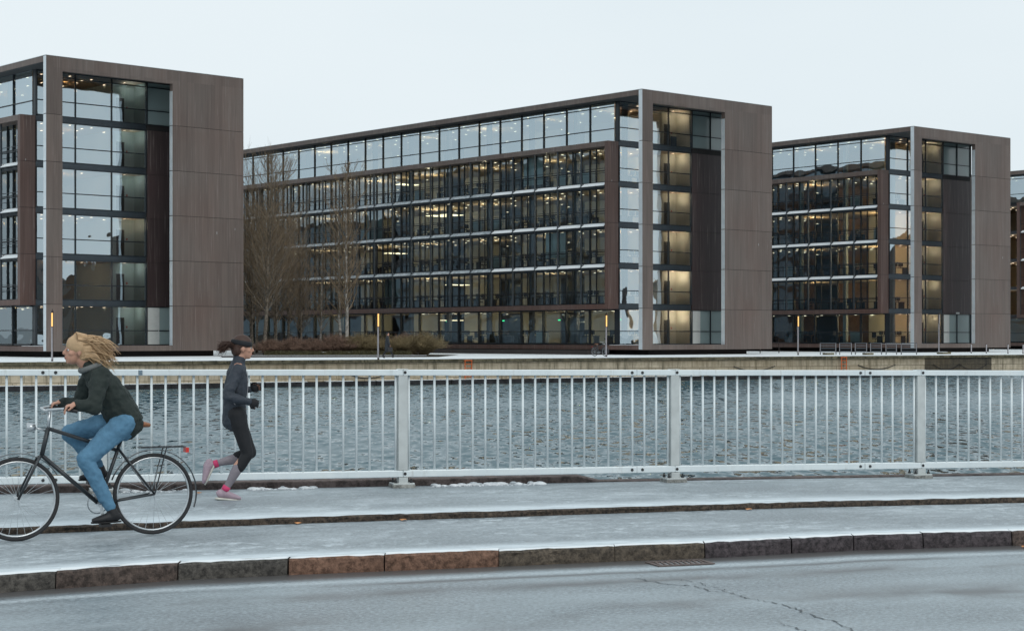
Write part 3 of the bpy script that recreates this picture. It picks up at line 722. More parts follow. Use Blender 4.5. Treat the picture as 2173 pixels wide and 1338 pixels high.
FNAME = ['ground floor', 'first floor', 'second floor', 'third floor', 'fourth floor', 'top floor']
GROUND = GRD
def building(ox, oy, ang, W, L, label, nm, nb_vis, box_end=None, first_bay=0, warm=1.0, lights_v=60, desks=True, light_mat='lamp_warm', wallm='iwall', start_light=4.5):
    k = W / 16.3; a = R(ang); th = math.pi / 2 - a
    B = thing('office_building', (ox, oy, GROUND), th, label, 'building')
    IN = 1.25; U1 = W - IN; box_end = box_end or L
    oL, oR = 1.26 * k, 10.1 * k
    def P(mb, name, mat, **kw): return mb.build(name, mat, B, **kw)
    # -- gable frame slab: storey-high cladding blocks with shadow gaps
    m = MB(); g = .014
    zs = [FL[0]] + FL[1:] + [TOP - .04]
    for i in range(6):
        z0, z1 = zs[i] + (g if i else 0), zs[i + 1] - g
        za = .83 if i == 0 else z0; zb = 20.75 if i == 5 else z1
        m.box(.022, oL, 0, .40, z0, z1); m.box(oR + .022, W, 0, .40, z0, z1)
        if i == 0: m.box(oL, oR + .022, 0, .40, z0, .83)
        if i == 5: m.box(oL, oR + .022, 0, .40, 20.75, z1)
    P(m, 'gable_frame', M['bronze'])
    m = MB(); m.box(.05, oL - .03, .03, .37, .5, TOP - .08); m.box(oR + .05, W - .03, .03, .37, .5, TOP - .08); P(m, 'joint_core', M['joint'])
    # aluminium edges of the slab: outer left edge and right reveal of the opening, one piece per storey
    for i in range(6):
        z0, z1 = zs[i] + g * 2, zs[i + 1] - g * 2
        m = MB(); m.box(0, .018, -.004, .404, z0, z1); P(m, 'edge_strip', M['alu'], bevel=.006)
        za, zb = max(z0, .84), min(z1, 20.2)
        m = MB(); m.box(oR - .004, oR + .018, .02, .404, za, zb); P(m, 'reveal_strip', M['alu'])
    # roof plate and bottom plate
    m = MB(); m.box(.02, W, .402, L, SOF, TOP - .03); P(m, 'roof_plate', M['bronze'])
    m = MB(); m.box(-.01, W + .01, -.01, L + .01, TOP - .03, TOP); P(m, 'roof_snow_edge', M['blade_snow'])
    m = MB(); m.box(.02, W, .402, L, FL[0], .80); m.box(oL, oR, .1, .402, .832, .842); P(m, 'bottom_plate', M['bronze_red'])
    m = MB(); m.box(.06, IN - .05, .41, 3.9, .802, .83); m.box(IN, U1, .41, 3.92, .802, .826); P(m, 'ledge_snow', M['snowc'])
    m = MB(); m.box(2.0, W - 2.0, 1.2, L - 1, -.1, FL[0] - .001); P(m, 'plinth', M['plinth'])
    # soffit
    m = MB(); m.box(.05, W - .05, .41, L - .05, SOF - .03, SOF - .002); P(m, 'soffit', M['soffit'])
    # -- floors with ceilings
    for i, z in enumerate(FL):
        if i: 
            m = MB(); m.box(IN + .12, U1 - .12, 4.12, L - .2, z + .03, z + SP - .01, 0); P(m, 'floor_slab', M['carpet'])
            m = MB(); m.box(IN + .14, U1 - .14, 4.14, L - .25, z - .02, z + .028, 0); P(m, 'ceiling', M['ceiling'])
    m = MB(); m.box(IN + .14, U1 - .14, 4.14, L - .25, SOF - .10, SOF - .04); P(m, 'ceiling', M['ceiling'])
    m = MB(); m.box(IN + .12, U1 - .12, 4.12, L - .2, .803, .84); P(m, 'floor_slab', M['carpet'])
    # -- gable glazing plane at v = 4
    us = [IN, 4.3 * k, 7.25 * k, 10.15 * k, 12.6 * k, U1]
    tr = {0: 1.97, 5: 19.06}
    for i, z in enumerate(FL):
        z0 = .84 if i == 0 else z + SP; z1 = FL[i + 1] if i < 5 else SOF - .035
        m = MB(); 
        if i: m.box(IN, us[3], 4.0, 4.11, z + .001, z + SP - .001); m.box(IN, us[3], 3.97, 4.0, z + .12, z + .15); P(m, 'spandrel_band', M['spandrel'])
        n = 5 if i in (0, 5) else 3
        for j in range(n):
            a0, a1 = us[j], us[j + 1]
            fr = .05
            m = MB(); m.box(a0, a0 + fr * (2.4 if j == 3 else 1), 3.90, 4.06, z0, z1); m.box(a0 + fr, a1, 3.94, 4.06, z0, z0 + .06); m.box(a0 + fr, a1, 3.94, 4.06, z1 - .07, z1)
            m.box(a0 + fr, a1, 3.95, 4.05, z0 + 1.13 - .035, z0 + 1.13 + .035)
            if i == 5: m.box(a0 + fr, a1, 3.95, 4.05, 20.90, 20.97)
            if j == n - 1: m.box(a1 - .06, a1 + .04, 3.90, 4.06, z0, z1)
            f = P(m, 'gable_window', M['frame'])
            frosty = j >= 3
            q = MB(); q.quad((a0 + fr, 4.01, z0), (a1, 4.01, z0), (a1, 4.01, z1), (a0 + fr, 4.01, z1)); q.build('pane', M['frosted'] if frosty else M['glass_gable'], f)
            if i == 0 and j == 3:
                m = MB(); m.box(a0 + .14, a0 + 1.15 * k, 3.955, 3.985, z0 + .07, z1 - .08); dd = m.build('door', M['white'], f); q = MB(); q.box(a0 + 1.03 * k, a0 + 1.09 * k, 3.92, 3.955, 1.9, 2.0); q.build('handle', M['alu'], dd)
    # dark recessed cladding
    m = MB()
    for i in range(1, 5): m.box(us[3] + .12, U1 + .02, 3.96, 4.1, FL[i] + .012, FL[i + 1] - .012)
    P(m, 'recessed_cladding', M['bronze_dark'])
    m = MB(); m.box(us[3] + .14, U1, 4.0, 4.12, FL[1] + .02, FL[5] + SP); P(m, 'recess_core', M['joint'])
    # corner post, glass volume
    m = MB(); m.box(IN - .02, IN + .14, 4.0, V0, .84, FL[1]); m.box(IN - .02, IN + .14, 4.0, V0 - .12, 17.92, SOF - .04); P(m, 'corner_post', M['frame'])
    # -- projecting window box on the long side, storeys 1..4
    zt, zbm = 17.92, 3.84; ft = .42
    m = MB(); m.box(0, IN - .03, 4.0 + ft, box_end, zt - ft, zt); P(m, 'box_top_band', M['bronze'])
    m = MB(); m.box(0, IN - .03, 4.0 + ft, box_end, zbm, zbm + ft - .02); P(m, 'box_bottom_band', M['bronze_red'])
    m = MB()
    for i in range(1, 5):
        z0 = zbm if i == 1 else FL[i] + .35 + g; z1 = FL[i + 1] + .35 - g if i < 4 else zt
        m.box(0, IN - .022, 4.0, 4.0 + ft - .002, z0, z1)
    P(m, 'box_end_panel', M['bronze_red'])
    m = MB(); m.box(.03, IN - .05, 4.03, 4.0 + ft - .03, zbm + .03, zt - .03); P(m, 'box_core', M['joint'])
    if box_end < L: 
        m = MB(); m.box(0, IN - .022, box_end + .002, box_end + ft, zbm, zt); P(m, 'box_end_panel', M['bronze_red'])
    # spandrels behind the box
    for i in range(1, 5):
        z = FL[i]; m = MB(); m.box(IN - .02, IN + .1, 4.42, box_end, max(z, zbm + ft), z + SP - .002); P(m, 'floor_edge_band', M['spandrel'])
    nb_all = int((L - V0) / BAY)
    vis = [b for b in range(first_bay, nb_vis)]
    for b in vis:
        v = V0 + b * BAY
        # window frames: local -y faces outward: rotate so that local x runs along -v
        def put(src, z):
            c = src.copy(); COL.objects.link(c); c.parent = B; c.location = (IN, v + BAY, z); c.rotation_euler = (0, 0, -math.pi / 2)
            for ch in KIDS[src.name]:
                kk = ch.copy(); COL.objects.link(kk); kk.parent = c
            return c
        put(T['top'], 0); put(T['gnd'], 0)
        if v + BAY <= box_end + .5:
            for i in range(1, 5):
                c_ = put(T['mid'], FL[i])
                if (b * 7 + i * 5 + int(ox)) % 17 == 0:
                    q = MB(); q.box(.15, BAY - .08, .06, .075, SP + .1 + .3 * (i % 3), 3.3); q.build('roller_blind', M['icol'], c_)
    for b in vis:
        v = V0 + b * BAY
        if v + BAY > box_end + .5: continue
        # uprights of the outer screen, one per bay, with rails between
        m = MB(); m.box(.10, .24, v + BAY - .035, v + BAY + .035, zbm + ft - .01, zt - ft + .01); P(m, 'outer_upright', M['galvd'])
        for i in range(1, 5):
            z = FL[i] + SP
            m = MB()
            for dz in (.72, 1.10): m.box(.27, .30, v + .02, v + BAY - .02, z + dz - .02, z + dz + .02)
            m.box(.275, .295, v + BAY * .45, v + BAY * .45 + .04, z + .74, z + 1.08)
            m.box(.275, .295, v + BAY * .45, v + BAY * .45 + .02, z + .02, z + .7)
            P(m, 'guard_rail', M['frame'])
            if i >= 2:
                # tilted glass sun-blade with snow lying on it
                zt_, zb_ = FL[i] + .36, FL[i] + .10
                m = MB(); vs = [(.06, v + .10, zb_), (.06, v + BAY - .10, zb_), (.42, v + BAY - .10, zt_), (.42, v + .10, zt_)]
                vs2 = [(x, y, z_ - .03) for x, y, z_ in vs]
                m.add(vs + vs2, [(0, 3, 2, 1), (4, 5, 6, 7), (0, 1, 5, 4), (1, 2, 6, 5), (2, 3, 7, 6), (3, 0, 4, 7)])
                bl = P(m, 'sun_blade', M['blade_snow'] if b < 5 else M['blade_thin'])
                m = MB()
                for s_ in (.0, .31, .62, .93): m.bar((.10, v + .15 + s_ * (BAY - .4), zb_ - .05), (.9, v + .15 + s_ * (BAY - .4), zb_ - .02), .03, .05)
                m.box(.07, .11, v + .05, v + BAY - .05, zb_ - .10, zb_ - .05)
                m.build('bracket', M['frame'], bl)
    # closed remainder of the facades (not seen directly)
    vlast = V0 + len(range(0, nb_vis)) * BAY
    m = MB()
    if vlast < L - 1: m.box(IN, IN + .1, vlast + .01, L, .84, SOF - .04)
    if first_bay: m.box(IN, IN + .1, V0, V0 + first_bay * BAY, .84, SOF - .04)
    if m.v: P(m, 'side_glazing', M['darkglass'])
    m = MB(); m.box(U1 - .1, U1, 4.14, L, .84, SOF - .04); m.box(IN, U1, L - .2, L, .84, SOF - .04); P(m, 'rear_glazing', M['darkglass'])
    m = MB(); m.box(U1 + .004, W, 4.0, L, zt - ft, zt); m.box(U1 + .004, W, 4.0, L, zbm, zbm + ft); m.box(U1 + .004, W, 4.0, 4.4, zbm + ft, zt - ft)
    for i in range(2, 5): m.box(U1 + .004, U1 + .5, 4.41, L, FL[i], FL[i] + SP)
    P(m, 'rear_box_frame', M['bronze'])
    # columns along the ground floor and inside
    m_ = 0
    for b in vis:
        if b % 2 == 0:
            v = V0 + b * BAY
            m = MB(); m.box(IN + 1.0, IN + 1.38, v - .19, v + .19, .86, SOF - .12); P(m, 'column', M['icol'] if nm == 'right' else M['frame'])
    # core with cream walls and doors, seen through the gable glass
    c0, c1 = 8.7 * k, 14.0 * k
    for i, z in enumerate(FL):
        zf = (z + SP + .005) if i else .845; zc = (FL[i + 1] - .03) if i < 5 else SOF - .11
        m = MB(); m.box(8.35 * k, us[3] + .02, 5.8, 5.92, zf, zc); m.box(8.35 * k, 8.35 * k + .1, 5.93, 12, zf, zc); m.box(us[3] + .03, us[3] + .13, 4.2, 12, zf, zc); P(m, 'core_wall', M['iwall_cool'] if nm in ('left', 'farthest') else M['iwall'])
        u_ = 9.25 * k
        m = MB(); m.box(u_ - .62, u_ + .05, 5.75, 5.798, zf, zf + 2.15); P(m, 'core_door', M['black'])
        m = MB(); m.box(u_ + .25, u_ + .34, 5.76, 5.798, zf + 1.35, zf + 1.5); P(m, 'wall_switch', M['redlight'])
        # long partition down the middle with gaps
        m = MB(); v = 12.3
        while v < min(lights_v, L - 3):
            m.box(10.4 * k, 10.52 * k, v, v + 5.5, zf, zc); v += BAY * 3
        P(m, 'partition_wall', M[wallm])
    # blinds / boxes on the glass
    # ceiling lights: 100 nearest as single parts, the rest as one
    lp = []
    rnd = random.Random(int(ox * 10))
    for i in range(6):
        zc = (FL[i + 1] - .045) if i < 5 else SOF - .125
        v = start_light + .3
        b = 0; on = True
        while v < lights_v:
            if b % 5 == 0: on = rnd.random() < .78
            for u in (2.3, 4.3, 6.3, 8.3, 10.6, 13.2):
                if (u < 8.5 or v > 12.5) and on and (u < 7 or (b + int(u)) % 2): lp.append((v + (.5 if int(u) % 4 == 2 else 0), u * k, zc))
            v += BAY / 1.3; b += 1
        for u, v_ in ((8.9, 5.0), (9.6, 6.3), (6.0, 6.2)): lp.append((v_, u * k, zc))
    # unseen point lights added to brighten the offices, standing in for the lamps
    for i in range(6):
        zc = (FL[i + 1] - .045) if i < 5 else SOF - .125
        spots = [(u_, v_, 60, R(140)) for u_, v_ in ((9.7, 5.7),)]
        v = start_light + 3.5
        pts_ = []
        while v < lights_v: pts_.append(v); v += 8.9
        for v in pts_:
            l_ = bpy.data.lights.new('ceiling_lamp_fill', 'POINT'); l_.energy = 105 * warm * (1.7 if nm == 'right' else .3 if nm == 'left' else 1) * rnd.choice((.35, .8, 1.2, 1.6)); l_.color = (1, .76, .48) if nm == 'middle' else (1, .66, .34); l_.shadow_soft_size = 0
            lo = bpy.data.objects.new('ceiling_lamp_fill', l_); COL.objects.link(lo); lo.parent = B; lo.location = (5.2 * k, v, zc - .75)
        if True:  # unseen points for the core wall; in the left block added as ambient
            l_ = bpy.data.lights.new('wall_washer_fill', 'POINT'); l_.energy = (32 if nm == 'middle' else 18 if nm == 'right' else 14) * (2.0 if i < 2 and nm == 'middle' else 1); l_.color = (1, .86, .64) if nm in ('middle', 'right') or i == 2 else (.85, 1, .95); l_.shadow_soft_size = 0; pass
            lo = bpy.data.objects.new('wall_washer_fill', l_); COL.objects.link(lo); lo.parent = B; lo.location = (9.5 * k, 5.0, zc - .35)
    lp.sort()
    lm = None
    for n, (v, u, zc) in enumerate(lp[:100]):
        if lm is None:
            m = MB(); m.box(-.05, .05, -.12, .12, -.02, 0); lm = m.build('ceiling_light', M[light_mat], B); lm.location = (u, v, zc)
        else:
            c = lm.copy(); COL.objects.link(c); c.parent = B; c.location = (u, v, zc)
    if len(lp) > 100:
        m = MB()
        for v, u, zc in lp[100:]: m.box(u - .05, u + .05, v - .12, v + .12, zc - .02, zc)
        tag(P(m, 'ceiling_lights', M[light_mat]), kind='stuff')
    if nm == 'middle':
        for v in (9.5, 17.5, 25.4, 34.0):
            m = MB(); m.box(6.9, 7.0, v, v + .22, 3.0, 3.10); P(m, 'exit_sign', M['exit_green'])
        m = MB(); m.box(9.35, 10.08, 5.70, 5.74, 18.05, 19.15); P(m, 'blue_board', M['blue'])
        for i, vv in ((3, 31.), (3, 33.), (2, 40.), (1, 30.), (4, 38.), (0, 31.)):
            m = MB(); zz = FL[i + 1] - .75
            for q_ in range(3): m.box(4.4 + q_ * .8, 4.9 + q_ * .8, vv, vv + 1.3, zz, zz + .05)
            P(m, 'pendant_lamp', M['pend'])
    # furniture
    if desks:
        mats = Matrix.Translation((ox, oy, GROUND)) @ Matrix.Rotation(th, 4, 'Z')
        for i, z in enumerate(FL[:5] if nm != 'left' else []):
            zf = (z + SP + .01) if i else .85
            for b in vis:
                v = V0 + b * BAY + BAY / 2
                if v > lights_v - 2: continue
                r = rnd.random()
                if r < .80:
                    for uu in ((2.9,) if b % 2 else (2.9, 5.3)):
                        d = copy_tree(dk); p = mats @ Vector((uu * k + rnd.uniform(-.2, .2), v + rnd.uniform(-.3, .3), zf)); d.location = p; d.rotation_euler = (0, 0, th + rnd.choice((0, math.pi / 2, math.pi)) + rnd.uniform(-.1, .1))
                        tag(d, 'dark office desk with two monitors on the %s of the %s building' % (FNAME[i], nm), 'desk', 'desks on the %s of the %s building' % (FNAME[i], nm))
                    c = copy_tree(oc); p = mats @ Vector((2.5 * k, v + rnd.uniform(-1, 1), zf)); c.location = p; c.rotation_euler = (0, 0, rnd.uniform(0, 6))
                    tag(c, 'black office chair on the %s of the %s building' % (FNAME[i], nm), 'chair', 'office chairs on the %s of the %s building' % (FNAME[i], nm))
                elif r < .93:
                    c = copy_tree(cb_); p = mats @ Vector((2.4 * k, v, zf)); c.location = p; c.rotation_euler = (0, 0, th - math.pi / 2)
                    tag(c, 'pale storage cabinet on the %s of the %s building' % (FNAME[i], nm), 'cabinet', 'cabinets on the %s of the %s building' % (FNAME[i], nm))
    return B
M['galvd'] = simple('grey_steel_upright', (.085, .10, .115), .4, .5)
building(-33.6, 124, 47.5, 16.9, 60, 'brown clad office block with tall gable frame at the left edge of the view', 'left', 3, lights_v=22, desks=False)
BB = building(10.67, 141, 49.0, 16.24, 66, 'long brown clad glass office block in the middle with rows of lit windows', 'middle', 20, lights_v=60)
building(38.75, 165.8, 50.6, 15.8, 62, 'brown clad glass office block right of the middle one, behind the metal barriers', 'right', 6, lights_v=24, wallm='iwood')
building(72, 197, 52.0, 16.2, 50, 'office block of which only a narrow strip shows at the right edge of the view', 'farthest', 6, box_end=V0 + BAY * 4.0, first_bay=3, lights_v=22, desks=False)
for o in (T['top'], T['mid'], T['gnd'], dk, oc, cb_):
    for c in list(o.children): bpy.data.objects.remove(c)
    bpy.data.objects.remove(o)

# lower block behind the left building (it shows mirrored in the long glass front)
th_ = math.pi / 2 - R(47.5); ax = thing('annex_building', (-33.6, 124, GRD), th_, 'lower dark brown block behind the left building, outside the frame', 'building')
m = MB(); m.box(2, 16.9, 63, 125, 0, 16.8); m.build('wall', M['bronze_dark'], ax)
for i in range(4):
    m = MB(); m.box(16.92, 16.98, 64, 124, 1.6 + i * 3.9, 4.2 + i * 3.9); m.build('window_band', M['darkglass'], ax)
# ================================================================== trees and shrubs
def tube_fast(mb, p, q, r0, r1, n=3):
    d = (q - p); 
    if d.length < 1e-5: return
    d.normalize(); a = d.cross(Vector((0, 0, 1)) if abs(d.z) < .9 else Vector((1, 0, 0))).normalized(); b = d.cross(a)
    base = len(mb.v)
    for e, r in ((p, r0), (q, r1)):
        for k in range(n):
            th = 2 * math.pi * k / n; mb.v.append(tuple(e + a * (math.cos(th) * r) + b * (math.sin(th) * r)))
    for k in range(n): mb.f.append((base + k, base + (k + 1) % n, base + n + (k + 1) % n, base + n + k)); mb.mi.append(0)
def bare_tree(rnd, H, spread, first=.22, stems=1, dens=1.0):
    tr, br, tw = MB(), MB(), MB()
    for s in range(stems):
        p = Vector((rnd.uniform(-.3, .3) * (s > 0), rnd.uniform(-.3, .3) * (s > 0), 0)); hh = H * (1 if s == 0 else rnd.uniform(.7, .95))
        n = 16; pts = [p.copy()]; lean = Vector((rnd.uniform(-.03, .03), rnd.uniform(-.03, .03), 0))
        for k in range(n):
            p = p + Vector((rnd.uniform(-.05, .05), rnd.uniform(-.05, .05), hh / n)) + lean * (hh / n); pts.append(p.copy())
        r0 = .017 * hh * .62
        rad = [r0 * (1 - k / n) ** 1.05 + .012 for k in range(n + 1)]
        tr.tube(pts, rad, 8)
        nbr = int(76 * dens)
        for i in range(nbr):
            f = first + (1 - first) * (i + rnd.random()) / nbr; x = f * n; j = min(int(x), n - 1)
            q = pts[j].lerp(pts[j + 1], x - j); az = i * 2.4 + rnd.uniform(-.4, .4)
            env = math.sin(min(1, (f - first) / (1 - first) * .82 + .22) * math.pi) ** .6
            ln = spread * hh * (.30 * env + .05) * rnd.uniform(.65, 1.15); ln = min(ln, (hh - q.z) * 1.0 + .35)
            d = Vector((math.cos(az), math.sin(az), rnd.uniform(.75, 1.35))).normalized(); r = max(.012, rad[j] * .36)
            seg = 5; bp = [q.copy()]; c = q
            for kk in range(seg):
                d = (d + Vector((rnd.uniform(-.12, .12), rnd.uniform(-.12, .12), .14))).normalized(); c2 = c + d * ln / seg
                tube_fast(br, c, c2, r * (1 - kk / seg * .75), r * (1 - (kk + 1) / seg * .75), 4); c = c2; bp.append(c.copy())
                for t2 in range(int(rnd.uniform(2, 5) * dens)):
                    st = bp[-2].lerp(bp[-1], rnd.random()); td = (d + Vector((rnd.uniform(-1, 1), rnd.uniform(-1, 1), rnd.uniform(-.1, .9))) * .9).normalized(); tl = ln * rnd.uniform(.16, .42)
                    m1 = st + td * tl * .5; td2 = (td + Vector((rnd.uniform(-.3, .3), rnd.uniform(-.3, .3), .25))).normalized(); m2 = m1 + td2 * tl * .5
                    tube_fast(tw, st, m1, .013, .010); tube_fast(tw, m1, m2, .010, .004)
                    for t3 in range(rnd.randint(2, 4)):
                        s3 = st.lerp(m1, rnd.random()) if rnd.random() < .4 else m1.lerp(m2, rnd.random()); d3 = (td2 + Vector((rnd.uniform(-1, 1), rnd.uniform(-1, 1), rnd.uniform(-.2, .9)))).normalized()
                        tube_fast(tw, s3, s3 + d3 * tl * rnd.uniform(.25, .6), .008, .003)
    return tr, br, tw
rnd = random.Random(4)
PROTO = []
for kd, (H, spd, st, dn) in enumerate(((15.8, 1.12, 1, 1.0), (15.5, .72, 1, .85), (12, 1.0, 2, .7), (11, .6, 1, .65))):
    tr, br, tw = bare_tree(rnd, H, spd, .2, st, dn)
    o = thing('bare_tree', (0, 0, -90), 0, 'x', 'tree')
    tr.build('trunk', M['bark'] if kd in (0, 2) else M['birch'], o, smooth=True); tag(br.build('branches', M['bark'] if kd in (0, 2) else M['twig'], o), kind='stuff'); tag(tw.build('twigs', M['twig'], o), kind='stuff')
    PROTO.append(o)
def gp(px, depth): return ((px - 1086.5) * depth / 3650, depth)
TREES = [(562, 138, 0, 1.0, 'tall bare tree with a wide brown crown and leaning trunk beside the left building'),
         (735, 140, 1, 1.0, 'tall slender bare birch with pale trunk in the middle of the shrub bed'),
         (722, 143, 3, 1.12, 'bare birch with a thinner pale trunk just left of the tall slender birch'),
         (680, 146, 3, .85, 'young bare birch left of the birch pair'),
         (532, 146, 2, 1.05, 'bare tree half hidden at the edge of the left building'),
         (583, 152, 2, 1.1, 'bare two-stemmed tree behind the wide-crowned one'),
         (612, 160, 0, .78, 'bare brown tree farther back to the right of the wide-crowned one'),
         (545, 160, 0, .82, 'bare brown tree farthest back in the gap between the buildings'),
         (640, 156, 2, .8, 'lower bare tree with tangled twigs standing close to the long glass front')]
for px, dp, kd, s, lab in TREES:
    o = copy_tree(PROTO[kd]); x, y = gp(px, dp); o.location = (x, y, GRD); o.scale = (s, s, s); o.rotation_euler = (0, 0, px * .37)
    if kd == 0 and px == 562: o.rotation_euler = (0, R(1.5), 1)
    tag(o, lab, 'tree', 'bare trees between the left and the middle building')
for o in PROTO:
    for c in list(o.children): bpy.data.objects.remove(c)
    bpy.data.objects.remove(o)
def shrub(rnd, R_, H, n):
    m = MB()
    for i in range(n):
        az = rnd.uniform(0, 6.283); sp_ = rnd.random() ** .6; p = Vector((math.cos(az) * .15 * R_, math.sin(az) * .15 * R_, 0))
        tgt = Vector((math.cos(az) * R_ * sp_, math.sin(az) * R_ * sp_, H * (1 - sp_ ** 2 * .55) * rnd.uniform(.8, 1.08)))
        a = p.lerp(tgt, .5) + Vector((0, 0, H * .12)); tube_fast(m, p, a, .016, .011); tube_fast(m, a, tgt, .011, .004)
        for t2 in range(11):
            s = a.lerp(tgt, rnd.uniform(-.3, .95)) if t2 > 2 else p.lerp(a, rnd.uniform(.4, 1)); d = Vector((rnd.uniform(-1, 1), rnd.uniform(-1, 1), rnd.uniform(-.2, 1.1))).normalized()
            e = s + d * H * rnd.uniform(.10, .26); tube_fast(m, s, e, .009, .004)
            for t3 in range(2):
                s3 = s.lerp(e, rnd.random()); tube_fast(m, s3, s3 + Vector((rnd.uniform(-1, 1), rnd.uniform(-1, 1), rnd.uniform(0, 1))).normalized() * H * .1, .006, .003)
    return m
SH = [shrub(rnd, 1.9, 1.9, 210).build('shrub', M['bush_red']), shrub(rnd, 1.9, 1.9, 210).build('shrub', M['bush_olive'])]
SHP = [(622, 132, 0, 1.0, 'low reddish bare shrub at the left end of the bed'), (660, 130, 0, .95, 'reddish bare shrub, second from the left'), (712, 131, 0, 1.15, 'tall rounded reddish shrub left of the birches'),
       (765, 132, 1, 1.2, 'olive brown bare shrub right of the birches'), (800, 134, 1, 1.1, 'olive brown bare shrub behind the street lamp'), (845, 133, 1, 1.05, 'olive brown bare shrub behind the walking man'),
       (893, 132, 1, 1.3, 'large dome of brown twigs at the right end of the bed'), (575, 134, 0, .9, 'low reddish shrub at the foot of the wide-crowned tree'), (862, 138, 0, 1.2, 'reddish shrub close to the ground-floor windows')]
for i, (px, dp, kd, s, lab) in enumerate(SHP):
    o = SH[kd].copy(); COL.objects.link(o); x, y = gp(px, dp); o.location = (x, y, GRD + .02); o.scale = (s * .95, s * .95, s * .74); o.rotation_euler = (0, 0, i * 1.3)
    tag(o, lab, 'shrub', 'bare shrubs in the planting bed')
for o in SH: bpy.data.objects.remove(o)
# clipped low hedge
rnd = random.Random(8)
def hedge(x0, y0, x1, y1, wd, h, lab):
    m = MB(); d = Vector((x1 - x0, y1 - y0, 0)); L = d.length; d.normalize(); s = Vector((-d.y, d.x, 0))
    m.bar(Vector((x0, y0, GRD + h * .42)), Vector((x1, y1, GRD + h * .42)), wd * .8, h * .8)
    for i in range(int(L * 420)):
        t_ = rnd.uniform(0, L); side = rnd.random(); o_ = rnd.uniform(-wd / 2, wd / 2) if side < .5 else -wd / 2 + rnd.uniform(-.05, .05); z = h * rnd.uniform(.9, 1.08) if side < .5 else rnd.uniform(.05, h)
        p = Vector((x0, y0, GRD)) + d * t_ + s * o_ + Vector((0, 0, z)); r = rnd.uniform(.03, .08)
        a, b = Vector((rnd.uniform(-1, 1), rnd.uniform(-1, 1), rnd.uniform(-1, 1))).normalized() * r, Vector((rnd.uniform(-1, 1), rnd.uniform(-1, 1), rnd.uniform(-1, 1))).normalized() * r
        m.add([p, p + a, p + b], [(0, 1, 2)])
    return tag(m.build('clipped_hedge', M['hedge']), lab, 'hedge')
xa, ya = gp(560, 126); xb, yb = gp(872, 128)
hedge(xa, ya, xb, yb, .9, .42, 'long low clipped brown-green hedge in front of the bare shrubs')
m = MB(); xa2, ya2 = gp(505, 124.6); xb2, yb2 = gp(930, 126.8)
m.add([(xa2, ya2, GRD + .006), (xb2, yb2, GRD + .006), (xb2 + 1, yb2 + 16, GRD + .006), (xa2 - 8, ya2 + 60, GRD + .006)], [(0, 1, 2, 3)])
tag(m.build('planting_bed', M['soil']), kind='structure')
m = MB(); xa3, ya3 = gp(470, 124.2); xb3, yb3 = gp(905, 126.4); m.bar((xa3, ya3, GRD + .06), (xb3, yb3, GRD + .06), .18, .12)
m2 = MB()
o = tag(m.build('bed_edging', M['plinth']), 'thin dark edging along the front of the planting bed', 'edging'); m2.bar((xa3, ya3, GRD + .13), (xb3, yb3, GRD + .13), .16, .02); m2.build('snow_cap', M['snowc'], o)
# low dark terrace under the middle building's long side
m = MB(); mt = BB.matrix_world if False else Matrix.Translation((10.67, 141, GRD)) @ Matrix.Rotation(math.pi / 2 - R(49), 4, 'Z')
vs = [mt @ Vector(p) for p in [(-1.4, 5, .001), (1.2, 5, .001), (1.2, 30, .001), (-1.4, 30, .001), (-1.4, 5, .38), (1.2, 5, .38), (1.2, 30, .38), (-1.4, 30, .38)]]
m.add(vs, [(3, 2, 1, 0), (4, 5, 6, 7), (0, 1, 5, 4), (1, 2, 6, 5), (2, 3, 7, 6), (3, 0, 4, 7)])
tag(m.build('terrace', M['plinth']), kind='structure')

# ================================================================== street furniture
LAMP = None
def lamp(px, depth, h, lab, lit=True):
    global LAMP
    x, y = gp(px, depth)
    o = thing('street_lamp', (x, y, GRD), R(28), lab, 'street lamp', 'slim promenade lamps')
    m = MB(); m.box(-.055, .055, -.02, .06, 0, h); m.build('pole', M['pole'], o)
    m = MB(); m.box(-.060, -.056, -.025, .05, .12, h - .98); m.box(-.05, .01, -.026, -.021, .1, h - .98); m.build('pale_face', M['poleface'], o)
    m = MB(); m.box(-.062, .012, -.065, -.022, h - .94, h - .12); m.build('lamp_tube', M['lamp_led'] if lit else M['poleface'], o)
    m = MB(); m.box(-.07, .06, -.07, .065, h - .11, h - .002); m.box(-.02, .02, -.02, .02, h, h + .12); m.build('cap', M['pole'], o)
lamp(111, 104.4, 3.05, 'slim brown promenade lamp with a glowing amber tube in front of the left building')
lamp(803, 112, 3.1, 'slim brown promenade lamp with a glowing amber tube beside the walking man')
lamp(1287, 128.5, 3.2, 'slim brown promenade lamp with a glowing amber tube beside the parked bicycle')
lamp(1694, 142, 3.3, 'slim brown promenade lamp with a glowing amber tube left of the metal barriers')
lamp(1993, 160, 3.7, 'slim promenade lamp with its tube unlit in front of the right building gable', False)
def bollard(px, depth, h, lab):
    x, y = gp(px, depth); o = thing('bollard', (x, y, GRD), 0, lab, 'bollard', 'slim bollards on the promenade')
    m = MB(); m.tube([(0, 0, 0), (0, 0, h)], .06, 10); m.build('shaft', M['pole'], o, smooth=False); m = MB(); m.box(-.045, .045, -.07, -.062, .1, h - .05); m.build('pale_face', M['poleface'], o)
bollard(172, 107, .75, 'slim pale and brown bollard in front of the left building')
for px, dp, lab in ((2061, 158, 'leftmost of the three bollards right of the unlit lamp'), (2093, 158, 'middle of the three bollards near the corner of the right building'), (2139, 154, 'rightmost whole bollard near the right edge'), (2171, 154, 'bollard cut by the right edge of the view')):
    bollard(px, dp, .85, lab)
